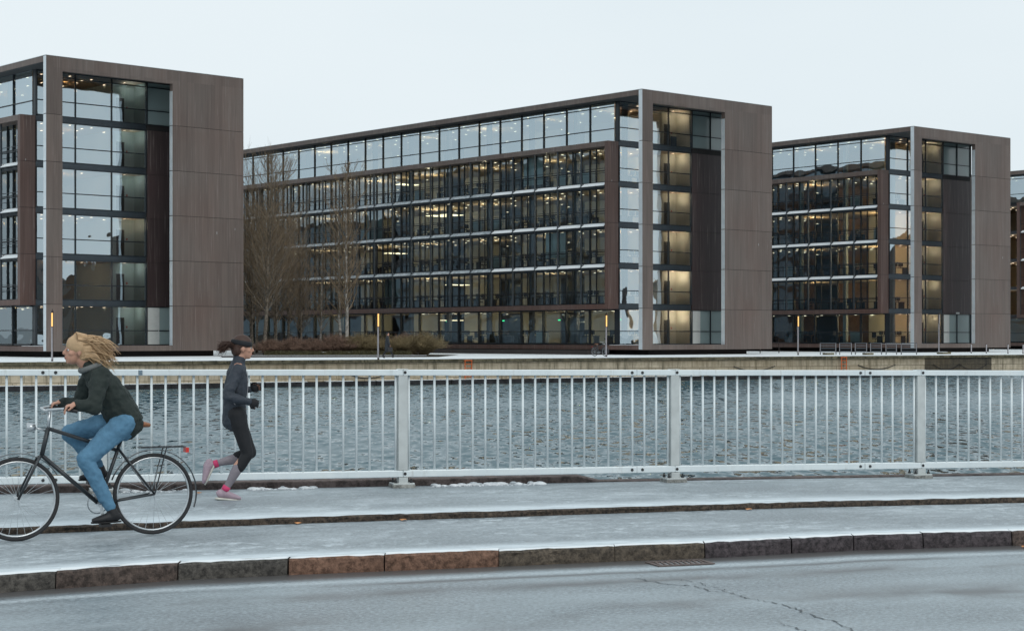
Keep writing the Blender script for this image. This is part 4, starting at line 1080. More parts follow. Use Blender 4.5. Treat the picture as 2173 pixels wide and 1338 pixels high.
# metal barrier sections
for i, (xa, xb) in enumerate(((475, 605), (636, 735), (767, 862), (895, 985), (1023, 1110), (1150, 1277))):
    X0 = (1620 + xa / 3.93 - 1086.5) * 145 / 3650; X1 = (1620 + xb / 3.93 - 1086.5) * 145 / 3650
    o = thing('metal_barrier', ((X0 + X1) / 2, 145, GRD), 0, 'dark four-railed metal barrier, %s of six in a row' % ('leftmost', 'second from the left', 'third from the left', 'third from the right', 'second from the right', 'rightmost')[i], 'barrier', 'metal barriers on the promenade')
    hw = (X1 - X0) / 2
    for sx in (-hw, hw):
        m = MB(); m.box(sx - .035, sx + .035, -.05, .05, 0, 1.0); p = m.build('post', M['frame'], o); q = MB(); q.box(sx - .036, sx - .008, -.054, -.0505, .05, .97); q.build('pale_face', M['poleface'], p)
    for z in (.28, .52, .76, .965):
        m = MB(); m.bar((-hw + .035, 0, z), (hw - .035, 0, z), .05, .06); m.build('rail', M['galvd'], o)
for px, dp, wd, lab in ((1758, 143, .9, 'low stone block dusted with snow left of the metal barriers'), (1842, 143, .85, 'low stone block lying in front of the metal barriers'), (2003, 150, 1.2, 'low stone block dusted with snow below the unlit lamp')):
    x, y = gp(px, dp); o = thing('stone_block', (x, y, GRD), .3, lab, 'stone block', 'low stone blocks on the promenade')
    m = MB(); m.box(-wd / 2, wd / 2, -.2, .2, 0, .17); m.build('block', M['coping'], o, bevel=.02); m = MB(); m.box(-wd / 2 + .03, wd / 2 * .4, -.19, .19, .171, .20); m.build('snow_cap', M['snowc'], o)
# security camera on the right building
x, y = gp(2052, 178)
o = thing('security_camera', Vector((38.75, 165.8, GRD)) + (Matrix.Rotation(math.pi / 2 - R(50.6), 3, 'Z') @ Vector((12.0, 3.6, 3.85))), R(-40), 'small white security camera above the frosted windows of the right building', 'camera')
m = MB(); m.box(-.12, .12, -.3, .0, 0, .16); m.build('housing', M['white'], o); m = MB(); m.box(-.03, .03, .001, .3, .04, .1); m.build('bracket', M['frame'], o)
# far handrail beside the right building
x, y = gp(1653, 160); o = thing('handrail', (x, y, GRD), R(40), 'dark brown handrail with three posts beside the right building', 'handrail')
m = MB(); m.bar((-3, 0, .95), (3, 0, .95), .05, .05); m.build('top_bar', M['pole'], o)
for xx in (-2.6, 0, 2.6): m = MB(); m.box(xx - .03, xx + .03, -.03, .03, 0, .92); m.build('post', M['pole'], o)

# ================================================================== bicycles
def bicycle(loc, rz, lab, near=True, crank=0.0):
    o = thing('bicycle', loc, rz, lab, 'bicycle')
    WR = .345; WB = 1.13
    for x in (0, WB):
        hub = bpy.data.objects.new('wheel', None)
        ns = 48 if near else 24
        m = MB(); m.tube([(x + (WR - .016) * math.cos(2 * math.pi * k / ns), 0, WR + (WR - .016) * math.sin(2 * math.pi * k / ns)) for k in range(ns)], .016 if near else .024, 8, closed=True)
        w_ = m.build('wheel', M['tyre'] if near else M['tyre'], o, smooth=True)
        m = MB(); m.tube([(x + (WR - .038) * math.cos(2 * math.pi * k / ns), 0, WR + (WR - .038) * math.sin(2 * math.pi * k / ns)) for k in range(ns)], .009, 6, closed=True); m.build('rim', M['steel'], w_, smooth=True)
        m = MB(); m.tube([(x, -.045, WR), (x, .045, WR)], .02, 8)
        for k in range(28):
            an = 2 * math.pi * k / 28; s_ = (.03 if k % 2 else -.03)
            m.bar((x + .018 * math.cos(an + .6 * (k % 4 - 1.5)), s_, WR + .018 * math.sin(an + .6)), (x + (WR - .04) * math.cos(an), 0, WR + (WR - .04) * math.sin(an)), .0022, .0022)
        m.build('spokes', M['steel'], w_)
        m = MB(); a0, a1 = (20, 200) if x == 0 else (-15, 150)
        m.tube([(x + (WR + .03) * math.cos(R(a0 + (a1 - a0) * k / 20)), 0, WR + (WR + .03) * math.sin(R(a0 + (a1 - a0) * k / 20))) for k in range(21)], [(.004, .026)] * 21, 6, side=(0, 1, 0)); m.build('mudguard', M['bikeframe'], o)
    BBk = (.46, 0, .28); ST = (.27, 0, .82); HT_ = (.88, 0, .92); HB_ = (.93, 0, .70)
    m = MB()
    m.tube([BBk, ST], .016, 8); m.tube([BBk, HB_], .018, 8); m.tube([(.30, 0, .72), HT_], .016, 8); m.tube([HT_, HB_], .02, 8)
    for s_ in (-.05, .05):
        m.tube([(.0, s_, WR), (BBk[0], s_ * .6, BBk[2])], .009, 6); m.tube([(.0, s_, WR), (.30, s_ * .4, .74)], .008, 6); m.tube([HB_, (.96, s_, .68), (WB, s_, WR)], .011, 6)
    m.build('frame', M['bikeframe'], o, smooth=True)
    m = MB(); m.tube([ST, (.245, 0, .895)], .013, 8); m.build('seat_post', M['steel'], o)
    m = MB(); m.tube([(.04, 0, .93), (.12, 0, .94), (.24, 0, .925), (.32, 0, .92), (.40, 0, .918)], [(.02, .075), (.03, .085), (.028, .06), (.022, .028), (.015, .018)], 12, side=(0, 1, 0)); m.build('saddle', M['saddle'], o, smooth=True)
    m = MB(); m.tube([HT_, (.865, 0, 1.06)], .014, 8); m.tube([(.72, -.29, 1.07), (.80, -.28, 1.09), (.90, -.18, 1.08), (.90, 0, 1.065), (.90, .18, 1.08), (.80, .28, 1.09), (.72, .29, 1.07)], .012, 8); m.build('handlebar', M['steel'], o, smooth=True)
    for s_ in (-1, 1): m = MB(); m.tube([(.70, .29 * s_, 1.068), (.81, .279 * s_, 1.092)], .017, 8); m.build('grip', M['black'], o)
    m = MB(); m.tube([(BBk[0], -.07, .28), (BBk[0], .07, .28)], .022, 8); n_ = 24
    m.tube([(BBk[0] + .085 * math.cos(6.283 * k / n_), -.045, .28 + .085 * math.sin(6.283 * k / n_)) for k in range(n_)], .006, 4, closed=True)
    cx, cz = .17 * math.cos(crank), .17 * math.sin(crank)
    m.bar((BBk[0], .075, .28), (BBk[0] + cx, .08, .28 + cz), .014, .026); m.bar((BBk[0], -.075, .28), (BBk[0] - cx, -.08, .28 - cz), .014, .026); cr_ = m.build('crankset', M['steel'], o)
    for s_, sg in ((.13, 1), (-.13, -1)): m = MB(); m.box(BBk[0] + cx * sg - .045, BBk[0] + cx * sg + .045, s_ - .045, s_ + .045, .28 + cz * sg - .012, .28 + cz * sg + .012); m.build('pedal', M['black'], o)
    m = MB(); m.box(-.27, .12, -.06, -.05, .735, .745); m.box(-.27, .12, .05, .06, .735, .745)
    for k in range(5): m.box(-.27 + k * .095, -.26 + k * .095, -.05, .05, .735, .744)
    m.tube([(0, -.055, WR), (-.1, -.055, .735)], .006, 6); m.tube([(0, .055, WR), (-.1, .055, .735)], .006, 6); m.build('rear_rack', M['bikeframe'], o)
    m = MB(); m.box(-.30, -.272, -.04, .04, .69, .73); m.build('rear_light', M['redlight'], o)
    m = MB(); m.tube([(.985, 0, .93), (1.05, 0, .93)], [.03, .042], 12); m.tube([(.9, 0, .9), (.99, 0, .93)], .008, 6); m.build('front_lamp', M['steel'], o, smooth=True)
    return o

# ================================================================== people
def cloth(mb, name, mat, parent, vox=.012, sm=6, fold=0, fs=9):
    o = mb.build(name, mat, parent, smooth=True)
    r = o.modifiers.new('union', 'REMESH'); r.mode = 'VOXEL'; r.voxel_size = vox; r.use_smooth_shade = True
    s = o.modifiers.new('smooth', 'SMOOTH'); s.factor = .5; s.iterations = sm
    if fold:
        t_ = bpy.data.textures.get('folds') or bpy.data.textures.new('folds', 'CLOUDS'); t_.noise_scale = .075; t_.noise_depth = 3
        d = o.modifiers.new('folds', 'DISPLACE'); d.texture = t_; d.strength = fold; d.mid_level = .5; d.texture_coords = 'LOCAL'
    return o
def head_mesh(mb, c, fwd=1, tilt=0, s=1.0):
    """head with jaw, nose, ears, brow; facing +x * fwd"""
    rot = Matrix.Rotation(-tilt * fwd, 3, 'Y'); c = Vector(c)
    def T_(p): return c + rot @ Vector((p[0] * fwd * s, p[1] * s, p[2] * s))
    mb.ell(T_((-.008, 0, .028)), (.098 * s, .078 * s, .098 * s), 20, 14, rot=rot)
    mb.ell(T_((.028, 0, -.045)), (.062 * s, .056 * s, .068 * s), 16, 12, rot=rot)
    mb.ell(T_((.052, 0, -.092)), (.028 * s, .028 * s, .020 * s), 12, 8, rot=rot)
    mb.ell(T_((.062, 0, .022)), (.026 * s, .055 * s, .016 * s), 12, 8, rot=rot)
    mb.tube([T_((.082, 0, .018)), T_((.098, 0, -.012)), T_((.108, 0, -.028))], [.009 * s, .012 * s, .014 * s], 8)
    mb.ell(T_((.100, 0, -.030)), (.016 * s, .017 * s, .011 * s), 10, 8, rot=rot)
    mb.ell(T_((.078, 0, -.060)), (.016 * s, .026 * s, .007 * s), 10, 8, rot=rot); mb.ell(T_((.076, 0, -.071)), (.016 * s, .022 * s, .008 * s), 10, 8, rot=rot)
    for sy in (-1, 1):
        mb.ell(T_((.052, .046 * sy, -.022)), (.026 * s, .020 * s, .022 * s), 10, 8, rot=rot)
        mb.ell(T_((-.008, .078 * sy, -.010)), (.018 * s, .010 * s, .030 * s), 10, 8, rot=rot)
    return T_
def eyes(T_, parent, s=1.0):
    for sy in (-1, 1):
        m = MB(); m.ell(T_((.0765, .031 * sy, .002)), (.0095 * s,) * 3, 10, 8); e = m.build('eye', M['white'], parent, smooth=True)
        m = MB(); m.ell(T_((.0865, .0335 * sy, .002)), (.005 * s, .0065 * s, .0065 * s), 8, 6); m.build('iris', M['black'], e, smooth=True)
def hand(mb, w, d, up, s=1.0, curl=1.0, side=1):
    """palm and five curled fingers; w wrist, d pointing direction, up = back-of-hand normal"""
    w, d, up = Vector(w), Vector(d).normalized(), Vector(up).normalized(); up = (up - d * up.dot(d)).normalized(); sd_ = d.cross(up) * side
    pc = w + d * .045 * s
    mb.tube([w, w + d * .03 * s, w + d * .085 * s], [(.024 * s, .018 * s), (.036 * s, .016 * s), (.040 * s, .014 * s)], 10, side=up)
    for k, (off, ln) in enumerate(((.030, .070), (.010, .080), (-.010, .075), (-.029, .058))):
        b = w + d * .083 * s + sd_ * off * s; dd = d.copy(); pts = [b]
        for j, fr in enumerate((.45, .32, .23)):
            dd = (dd * math.cos(.75 * curl) - up * math.sin(.75 * curl)).normalized() if True else dd
            up2 = up; pts.append(pts[-1] + dd * ln * s * fr)
        mb.tube(pts, [.0098 * s, .009 * s, .0082 * s, .007 * s], 8); mb.ell(pts[-1], (.0072 * s,) * 3, 8, 6)
    b = w + d * .025 * s + sd_ * .030 * s; t1 = (d * .7 + sd_ * .75 - up * .35).normalized(); t2 = (d * .95 - sd_ * .1 - up * .55 * curl).normalized()
    mb.tube([b, b + t1 * .035 * s, b + t1 * .035 * s + t2 * .03 * s, b + t1 * .035 * s + t2 * .052 * s], [.014 * s, .012 * s, .0105 * s, .008 * s], 8)

# ---- running woman -------------------------------------------------
def runner():
    px, py = (490 - 1086.5) * 17.3 / 3650, 17.3
    o = thing('person', (px - .03, py, Z_FOOT + GZ(px)), R(16), 'running woman in slate jacket and black tights with pink ankle bands', 'person')
    b = MB()
    HC = (.150, 0, 1.515)
    T_ = head_mesh(b, HC, 1, .02, .98)
    b.limb([(.10, 0, 1.33), (.118, 0, 1.40), (.128, 0, 1.45)], [(.055, .06), .05, .052])
    # trunk and limbs under the clothes keep the body one surface
    b.limb([(.06, 0, .86), (.07, 0, 1.0), (.09, 0, 1.2), (.095, 0, 1.32)], [(.09, .13), (.08, .115), (.09, .14), (.07, .13)])
    L = {}
    # near arm (her right, towards the camera: -y), far arm
    SR, ER, WR_ = Vector((.085, -.165, 1.30)), Vector((-.035, -.235, 1.045)), Vector((.185, -.20, .985))
    SL, EL, WL = Vector((.095, .165, 1.30)), Vector((.02, .23, 1.05)), Vector((.245, .17, 1.10))
    for S_, E_, W_, sg in ((SR, ER, WR_, -1), (SL, EL, WL, 1)):
        b.limb([S_, S_.lerp(E_, .5), E_], [.045, .040, .034]); b.limb([E_, E_.lerp(W_, .35), W_], [.034, .034, .023])
        hand(b, W_, (W_ - E_) + Vector((0, 0, .01)), Vector((0, sg, .15)), .92, 1.05, 1)
    # legs
    HR, KR, AR = Vector((.075, -.085, .86)), Vector((.185, -.10, .455)), Vector((-.045, -.085, .095))
    HL, KL_, AL = Vector((.075, .085, .86)), Vector((.240, .085, .455)), Vector((-.135, .09, .345))
    for H_, K_, A_ in ((HR, KR, AR), (HL, KL_, AL)):
        b.limb([H_, H_.lerp(K_, .5), K_], [.080, .066, .050]); mid = K_.lerp(A_, .35) + (Vector((-.018, 0, -.0)) if A_ is AR else Vector((0, 0, -.018)))
        b.limb([K_, mid, K_.lerp(A_, .75), A_], [.049, .050, .034, .029])
    body = cloth(b, 'body', M['skin'], o, .0075, 3); eyes(T_, body, .98)
    m = MB(); m.ell(T_((.088, 0, -.066)), (.006, .022, .007), 10, 6); m.build('lips', M['skin_lip'], body, smooth=True)
    # hair: cap and blown-back knot, with a dark headband
    h = MB()
    h.ell(T_((-.010, 0, .048)), (.103, .089, .094), 20, 14)
    h.ell(T_((-.060, 0, -.010)), (.062, .080, .075), 16, 10)
    h.tube([T_((-.10, 0, .03)), T_((-.155, .01, .045)), T_((-.205, .0, .015)), T_((-.235, .0, -.045))], [(.035, .03), (.042, .036), (.030, .028), (.008, .008)], 10)
    hr = cloth(h, 'hair', M['hair_brown'], o, .009, 3, .012); rn = random.Random(6); m = MB()
    for k in range(200):
        y0 = rn.gauss(0, .025); z0 = rn.uniform(-.0, .06); ln = rn.uniform(.08, .17); dz = rn.gauss(-.03, .03)
        m.tube([T_((-.10, y0, z0)), T_((-.10 - ln * .5, y0 * 1.2, z0 + .02)), T_((-.10 - ln, y0 * 1.3, z0 + dz))], [.004, .0035, .0012], 4, cap=False)
    m.build('loose_strands', M['hair_brown'], hr)
    m = MB(); ring = [T_((.098 * math.cos(a_) * 1.05 - .012, .089 * math.sin(a_) * 1.03, .055 - .02 * math.cos(a_))) for a_ in [6.283 * q / 28 for q in range(28)]]
    m.tube(ring, [(.006, .024)] * 28, 8, closed=True, side=(0, 0, 1)); m.build('headband', M['legging'], o, smooth=True)
    # jacket
    j = MB()
    j.limb([(.068, 0, .80), (.062, 0, .90), (.066, 0, 1.02), (.085, 0, 1.17), (.092, 0, 1.29), (.098, 0, 1.345)], [(.128, .150), (.120, .145), (.112, .138), (.120, .155), (.100, .150), (.075, .10)])
    j.limb([(.10, 0, 1.33), (.112, 0, 1.395)], [(.075, .08), (.066, .066)])
    gl_ = MB()
    for S_, E_, W_, sg in ((SR, ER, WR_, -1), (SL, EL, WL, 1)): hand(gl_, W_ - (W_ - E_) * .02, (W_ - E_) + Vector((0, 0, .01)), Vector((0, sg, .15)), 1.02, 1.05, 1); gl_.ell(W_ + (W_ - E_).normalized() * .05, (.052, .030, .046), 12, 8)
    cloth(gl_, 'gloves', M['legging'], o, .006, 2)
    for S_, E_, W_ in ((SR, ER, WR_), (SL, EL, WL)):
        j.limb([S_ + Vector((0, 0, .0)), S_.lerp(E_, .5), E_], [.068, .060, .053]); j.limb([E_, E_.lerp(W_, .45), E_.lerp(W_, .97)], [.053, .047, .036])
    j.ell((.098, 0, 1.31), (.085, .165, .06), 16, 10)
    cloth(j, 'jacket', M['jacket_slate'], o, .009, 3, .034)
    m = MB(); m.tube([(.175, -.075, .80), (.172, -.075, .95), (.19, -.08, 1.12), (.185, -.07, 1.28)], .003, 5); m.build('zip', M['poleface'], o)
    m = MB(); m.tube([(.10, -.137, .90), (.02, -.140, 1.00)], .004, 5); m.build('pocket_seam', M['poleface'], o)
    # tights to mid-calf, calves in lilac-grey, pink cuffs
    l = MB()
    l.limb([(.066, 0, .90), (.07, 0, .80)], [(.115, .150), (.105, .14)])
    for H_, K_, A_ in ((HR, KR, AR), (HL, KL_, AL)):
        l.limb([H_, H_.lerp(K_, .5), K_], [.098, .078, .060]); l.limb([K_, K_.lerp(A_, .36)], [.060, .058])
    cloth(l, 'tights', M['legging'], o, .010, 4, .008)
    for K_, A_ in ((KR, AR), (KL_, AL)):
        off = Vector((-.012, 0, 0)) if A_ is AR else Vector((0, 0, -.012))
        s_ = MB(); s_.limb([K_.lerp(A_, .34) + off, K_.lerp(A_, .55) + off * .6, K_.lerp(A_, .78), A_], [.055, .050, .038, .034]); cloth(s_, 'sock', M['sock_lilac'], o, .009, 2)
        m = MB(); m.tube([K_.lerp(A_, .88), K_.lerp(A_, 1.0)], [.039, .040], 14); m.build('ankle_band', M['pink'], o, smooth=True)
    # shoes: toe direction
    for A_, d, up in ((AR, Vector((1, 0, -.10)), Vector((.10, 0, 1))), (AL, Vector((-.42, 0, -.90)), Vector((.90, 0, -.42)))):
        d = d.normalized(); up = -up.normalized() if up.z < 0 and False else up.normalized()
        base = A_ - up * .062 
        if A_ is AL: up = Vector((.9, 0, -.42)).normalized(); base = A_ + Vector((-.03, 0, -.03)); up = -up; 
        f = MB()
        f.tube([base - d * .075 + up * .02, base - d * .05 + up * .03, base + up * .03, base + d * .07 + up * .015, base + d * .14, base + d * .175 - up * .003], [(.024, .018), (.042, .034), (.046, .038), (.036, .040), (.026, .042), (.012, .022)], 14, side=(0, 1, 0))
        f.limb([base + up * .03, A_ + up * .012], [.040, .037])
        cloth(f, 'shoe', M['shoe_lilac'], o, .007, 3)
        m = MB(); sb = base - up * .022
        m.tube([sb - d * .085, sb - d * .05, sb + d * .03, sb + d * .12, sb + d * .18], [(.010, .022), (.015, .038), (.013, .040), (.012, .044), (.008, .018)], 12, side=(0, 1, 0)); m.build('sole', M['sole'], o, smooth=True)
    return o
runner()

# ---- cyclist ---------------------------------------------------------
fr_, rr_ = Vector((-4.06, 14.12, 0)), Vector((-3.05, 14.62, 0))
dirv = (fr_ - rr_).normalized(); rzb = math.atan2(dirv.y, dirv.x)
CL = (rr_.x, rr_.y, Z_CYC + GZ(-3.5) + .002)
bk = bicycle(CL, rzb, 'dark city bicycle with chrome handlebar and brown saddle ridden to the left on the bridge', True, R(262))
def cyclist():
    o = thing('person', CL, rzb, 'blond person in a dark green jacket and blue jeans riding a bicycle to the left', 'person')
    # local frame: +x forward, y+ = rider's left = towards the camera
    b = MB(); HC = (.645, 0, 1.555)
    T_ = head_mesh(b, HC, 1, .12, 1.0)
    b.limb([(.50, 0, 1.36), (.56, 0, 1.43), (.61, 0, 1.49)], [(.06, .065), .056, .056])
    b.limb([(.26, 0, .98), (.32, 0, 1.12), (.42, 0, 1.27), (.49, 0, 1.36)], [(.11, .15), (.10, .135), (.11, .15), (.08, .14)])
    for sg in (1, -1):
        S_, E_, W_ = Vector((.485, .18 * sg, 1.36)), Vector((.56, .27 * sg, 1.10)), Vector((.725, .285 * sg, 1.125))
        b.limb([S_, S_.lerp(E_, .5), E_], [.05, .045, .038]); b.limb([E_, E_.lerp(W_, .4), W_], [.038, .036, .025])
        hand(b, W_ - Vector((.02, 0, 0)), Vector((.8, -.03 * sg, -.12)), Vector((0, 0, 1)), .95, 1.15, -sg)
    HN, KN, AN = Vector((.27, .09, .96)), Vector((.60, .12, .69)), Vector((.455, .125, .225 + .0))
    HF, KF, AF = Vector((.27, -.09, .96)), Vector((.685, -.11, .90)), Vector((.43, -.125, .545))
    # pedals: crank() puts +y pedal at angle 82 deg (up) -> near side is the upper one; swap
    PU, PD = Vector((.46 + .17 * math.cos(R(262)), .13, .28 + .17 * math.sin(R(262)))), Vector((.46 - .17 * math.cos(R(262)), -.13, .28 - .17 * math.sin(R(262))))
    far, near = (HF, Vector((.675, -.12, .875)), PD + Vector((-.06, 0, .125))), (HN, Vector((.60, .12, .66)), PU + Vector((-.05, 0, .13)))
    for H_, K_, A_ in (near, far):
        b.limb([H_, H_.lerp(K_, .5), K_], [.085, .07, .055]); b.limb([K_, K_.lerp(A_, .35), A_], [.055, .052, .034])
    body = cloth(b, 'body', M['skin'], o, .0075, 3); eyes(T_, body)
    m = MB(); m.ell(T_((.088, 0, -.066)), (.006, .022, .007), 10, 6); m.build('lips', M['skin_lip'], body, smooth=True)
    h = MB(); h.ell(T_((-.014, 0, .050)), (.106, .092, .097), 20, 14); h.ell(T_((-.06, 0, -.01)), (.07, .084, .08), 16, 10)
    rn = random.Random(2)
    for k in range(26):
        y0 = rn.uniform(-.07, .07); z0 = rn.uniform(-.05, .11); y1 = y0 + rn.uniform(-.05, .05); ln = rn.uniform(.06, .15)
        h.tube([T_((-.06, y0, z0)), T_((-.06 - ln * .4, y0 * 1.1, z0 + .012)), T_((-.06 - ln * .75, y1, z0 - .01 - ln * .1)), T_((-.06 - ln, y1, z0 - .03 - ln * .25))], [.030, .026, .018, .006], 7)
    hb_ = cloth(h, 'hair', M['hair_blond'], o, .009, 2, .02)
    m = MB()
    for k in range(420):
        y0 = rn.gauss(0, .045); z0 = rn.uniform(-.06, .135); ln = rn.uniform(.08, .27); x0_ = -.02 - rn.random() * .08; dy = rn.gauss(0, .035); dz = rn.gauss(-.03, .04)
        pts = [T_((x0_, y0, z0)), T_((x0_ - ln * .35, y0 + dy * .2, z0 + .015)), T_((x0_ - ln * .7, y0 + dy * .6, z0 + dz * .4)), T_((x0_ - ln, y0 + dy, z0 + dz - ln * .12))]
        m.tube(pts, [.004, .0038, .003, .0012], 4, cap=False)
    for k in range(420):
        y0 = rn.uniform(-.088, .088); q = math.sqrt(max(.05, 1 - (y0 / .098) ** 2)); l0 = rn.uniform(.8, 1.25); zz = rn.uniform(.0, .012)
        pts = [T_((.075 * q - .015, y0 * .9, .02 + .085 * q)), T_((.02, y0, .05 + (.098 + zz) * q)), T_((-.06, y0 * 1.03, .045 + (.094 + zz) * q)), T_((-.13 * l0, y0 * 1.05, .02 + .055 * q)), T_((-.19 * l0, y0 * 1.1, -.01 + .03 * q))]
        m.tube(pts, [.002, .003, .003, .0026, .001], 4, cap=False)
    m.build('loose_strands', M['hair_blond'], hb_); m = MB()
    for k in range(160):
        y0 = rn.uniform(-.09, .09); q = math.sqrt(max(.05, 1 - (y0 / .098) ** 2)); l0 = rn.uniform(.8, 1.4); dz = rn.gauss(0, .02)
        pts = [T_((.03, y0, .052 + .102 * q)), T_((-.06, y0 * 1.04, .045 + .104 * q)), T_((-.14 * l0, y0 * 1.1, .02 + .06 * q + dz)), T_((-.22 * l0, y0 * 1.2, -.02 + .03 * q + dz * 2))]
        m.tube(pts, [.002, .0028, .0024, .001], 4, cap=False)
    m.build('loose_strands', M['hair_dark_blond'], hb_)
    j = MB()
    j.limb([(.245, 0, .955), (.265, 0, 1.03), (.33, 0, 1.13), (.42, 0, 1.27), (.48, 0, 1.35)], [(.155, .175), (.150, .170), (.140, .165), (.135, .175), (.10, .15)])
    j.ell((.485, 0, 1.36), (.10, .19, .075), 16, 10); j.limb([(.50, 0, 1.37), (.545, 0, 1.425)], [(.085, .088), (.078, .078)])
    for sg in (1, -1):
        S_, E_, W_ = Vector((.485, .18 * sg, 1.36)), Vector((.56, .27 * sg, 1.10)), Vector((.725, .285 * sg, 1.125))
        j.limb([S_, S_.lerp(E_, .5), E_], [.082, .074, .062]); j.limb([E_, E_.lerp(W_, .45), E_.lerp(W_, .86)], [.062, .055, .044])
    cloth(j, 'jacket', M['jacket_green'], o, .009, 3, .042)
    m = MB(); m.tube([(.53 + .078 * math.cos(a_), .082 * math.sin(a_), 1.425 + .03 * math.cos(a_) * -1) for a_ in [6.283 * q / 20 for q in range(20)]], .026, 8, closed=True); m.build('scarf', M['scarf'], o, smooth=True)
    l = MB(); l.limb([(.255, 0, 1.0), (.26, 0, .93)], [(.13, .16), (.135, .165)])
    for H_, K_, A_ in (near, far):
        l.limb([H_, H_.lerp(K_, .5), K_], [.108, .090, .074]); l.limb([K_, K_.lerp(A_, .4), K_.lerp(A_, .93)], [.073, .066, .052])
    cloth(l, 'jeans', M['jeans'], o, .009, 2, .032)
    for (H_, K_, A_), P_ in ((near, PU), (far, PD)):
        f = MB(); bs = Vector((P_.x, P_.y, P_.z + .045))
        f.tube([bs + Vector((-.13, 0, .02)), bs + Vector((-.09, 0, .025)), bs + Vector((-.03, 0, .02)), bs + Vector((.05, 0, .005)), bs + Vector((.11, 0, -.005))], [(.022, .025), (.042, .036), (.042, .038), (.030, .042), (.018, .025)], 14, side=(0, 1, 0))
        f.limb([bs + Vector((-.075, 0, .03)), A_], [.044, .042]); cloth(f, 'shoe', M['shoe_black'], o, .008, 2)
        m = MB(); m.tube([bs + Vector((-.13, 0, -.018)), bs + Vector((0, 0, -.022)), bs + Vector((.115, 0, -.020))], [(.008, .028), (.010, .040), (.008, .028)], 10, side=(0, 1, 0)); m.build('sole', M['black'], o, smooth=True)
    return o
cyclist()

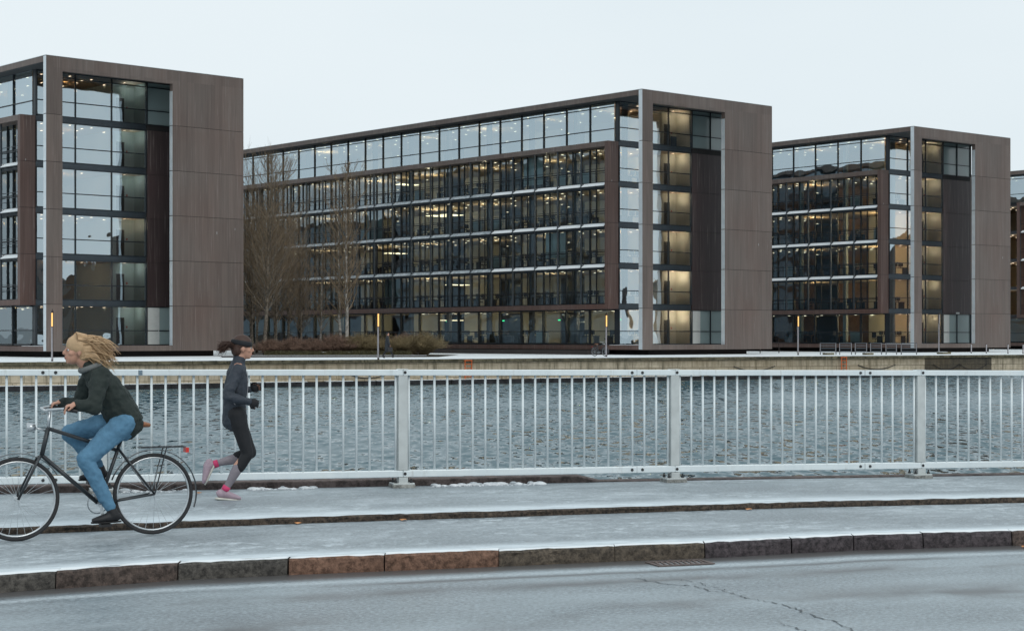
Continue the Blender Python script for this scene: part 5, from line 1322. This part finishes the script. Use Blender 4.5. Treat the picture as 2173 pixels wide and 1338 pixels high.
# ---- walking man ---------------------------------------------------
def walker():
    x, y = gp(822, 121); o = thing('person', (x, y, GRD + .01), R(12), 'man in a long dark coat walking on the snowy promenade', 'person')
    b = MB(); T_ = head_mesh(b, (.03, 0, 1.64), 1, .05, 1.0); b.limb([(0, 0, 1.42), (.015, 0, 1.56)], [.06, .055]); b.limb([(0, 0, .92), (0, 0, 1.4)], [(.11, .15), (.10, .17)])
    HN, KN, AN = Vector((0, -.09, .92)), Vector((.20, -.09, .50)), Vector((.40, -.09, .13)); HF, KF, AF = Vector((0, .09, .92)), Vector((-.08, .09, .50)), Vector((-.30, .09, .14))
    for H_, K_, A_ in ((HN, KN, AN), (HF, KF, AF)): b.limb([H_, K_], [.085, .055]); b.limb([K_, A_], [.055, .036])
    SN, EN, WN = Vector((0, -.20, 1.40)), Vector((.02, -.25, 1.12)), Vector((.14, -.24, .90)); SF, EF, WF = Vector((0, .20, 1.40)), Vector((-.05, .25, 1.12)), Vector((.02, .24, .88))
    for S_, E_, W_ in ((SN, EN, WN), (SF, EF, WF)): b.limb([S_, E_], [.05, .04]); b.limb([E_, W_], [.04, .028]); hand(b, W_, W_ - E_, Vector((1, 0, 0)), 1, .8)
    body = cloth(b, 'body', M['skin'], o, .012, 2); eyes(T_, body)
    h = MB(); h.ell(T_((-.03, 0, .045)), (.098, .088, .09), 16, 10); cloth(h, 'hair', M['black'], o, .012, 2)
    j = MB(); j.limb([(.01, 0, .62), (.0, 0, .95), (0, 0, 1.2), (0, 0, 1.42)], [(.20, .22), (.17, .19), (.15, .19), (.11, .17)]); j.limb([(0, 0, 1.42), (.01, 0, 1.52)], [.10, .08])
    for S_, E_, W_ in ((SN, EN, WN), (SF, EF, WF)): j.limb([S_, E_], [.085, .07]); j.limb([E_, E_.lerp(W_, .9)], [.07, .055])
    cloth(j, 'coat', M['coat'], o, .016, 3, .02)
    l = MB()
    for H_, K_, A_ in ((HN, KN, AN), (HF, KF, AF)): l.limb([H_, K_], [.105, .075]); l.limb([K_, A_], [.075, .055])
    cloth(l, 'trousers', M['legging'], o, .014, 2)
    for A_, d in ((AN, Vector((.95, 0, .30))), (AF, Vector((.85, 0, -.5)))):
        f = MB(); c = A_ + Vector((0, 0, -.07)); f.tube([c - d * .08, c, c + d * .12, c + d * .19], [(.03, .03), (.045, .04), (.035, .042), (.015, .02)], 10, side=(0, 1, 0)); f.limb([c, A_], [.042, .042]); cloth(f, 'shoe', M['shoe_black'], o, .012, 2)
    wl = (Matrix.Translation((x, y, GRD + .01)) @ Matrix.Rotation(R(12), 4, 'Z'))
    p = wl @ Vector((.16, -.25, .80))
    bg_ = thing('shoulder_bag', (p.x, p.y, p.z - .36), R(12), 'dark bag hanging from the hand of the man in the long coat', 'bag')
    m = MB(); m.box(-.17, .17, -.05, .05, 0, .28); m.build('bag_body', M['black'], bg_, bevel=.02); m = MB(); m.tube([(-.08, 0, .28), (-.05, 0, .36), (.05, 0, .36), (.08, 0, .28)], .012, 6); m.build('handle', M['black'], bg_)
walker()
x, y = gp(1262, 132); bicycle((x, y, GRD + .012), R(-48), 'small grey bicycle parked against the brown plinth beside a promenade lamp', False, .3)

# ================================================================== houses across the basin (seen mirrored in the gable glass)
rnd = random.Random(14)
for i in range(7):
    hx, hy = 150 + i * 7, 175 - i * 26
    wd = rnd.uniform(15, 22); h = rnd.choice((11, 13, 15, 12)); roof = rnd.uniform(5, 7); mt = (M['brick_house'], M['plaster'])[i % 2]
    o = thing('town_house', (hx, hy, GRD - .4), R(90), '%s town house with a steep dark roof across the basin, outside the frame' % ('red brick', 'cream plastered')[i % 2], 'building', 'town houses across the basin')
    m = MB(); m.box(-wd / 2, wd / 2, -.0, 14, 0, h); m.add([(-wd / 2, .01, h), (wd / 2, .01, h), (0, .01, h + roof), (-wd / 2, 13.9, h), (wd / 2, 13.9, h), (0, 13.9, h + roof)], [(0, 1, 2), (3, 5, 4)]); m.build('wall', mt, o)
    m = MB(); m.add([(-wd / 2 - .4, -.3, h - .2), (0, -.3, h + roof + .1), (0, 14.2, h + roof + .1), (-wd / 2 - .4, 14.2, h - .2), (wd / 2 + .4, -.3, h - .2), (wd / 2 + .4, 14.2, h - .2)], [(0, 1, 2, 3), (1, 4, 5, 2)]); m.build('roof', M['tile'], o)
    for fl in range(int(h / 3.2)):
        for c in range(int(wd / 3.2)):
            x = -wd / 2 + 1.6 + c * 3.1; z = 1 + fl * 3.2
            m = MB(); m.box(x, x + 1.2, -.06, -.01, z, z + 1.7); wn = m.build('window', M['white'], o); q = MB(); q.box(x + .1, x + 1.1, -.08, -.062, z + .1, z + 1.6); q.build('pane', M['darkglass'], wn)
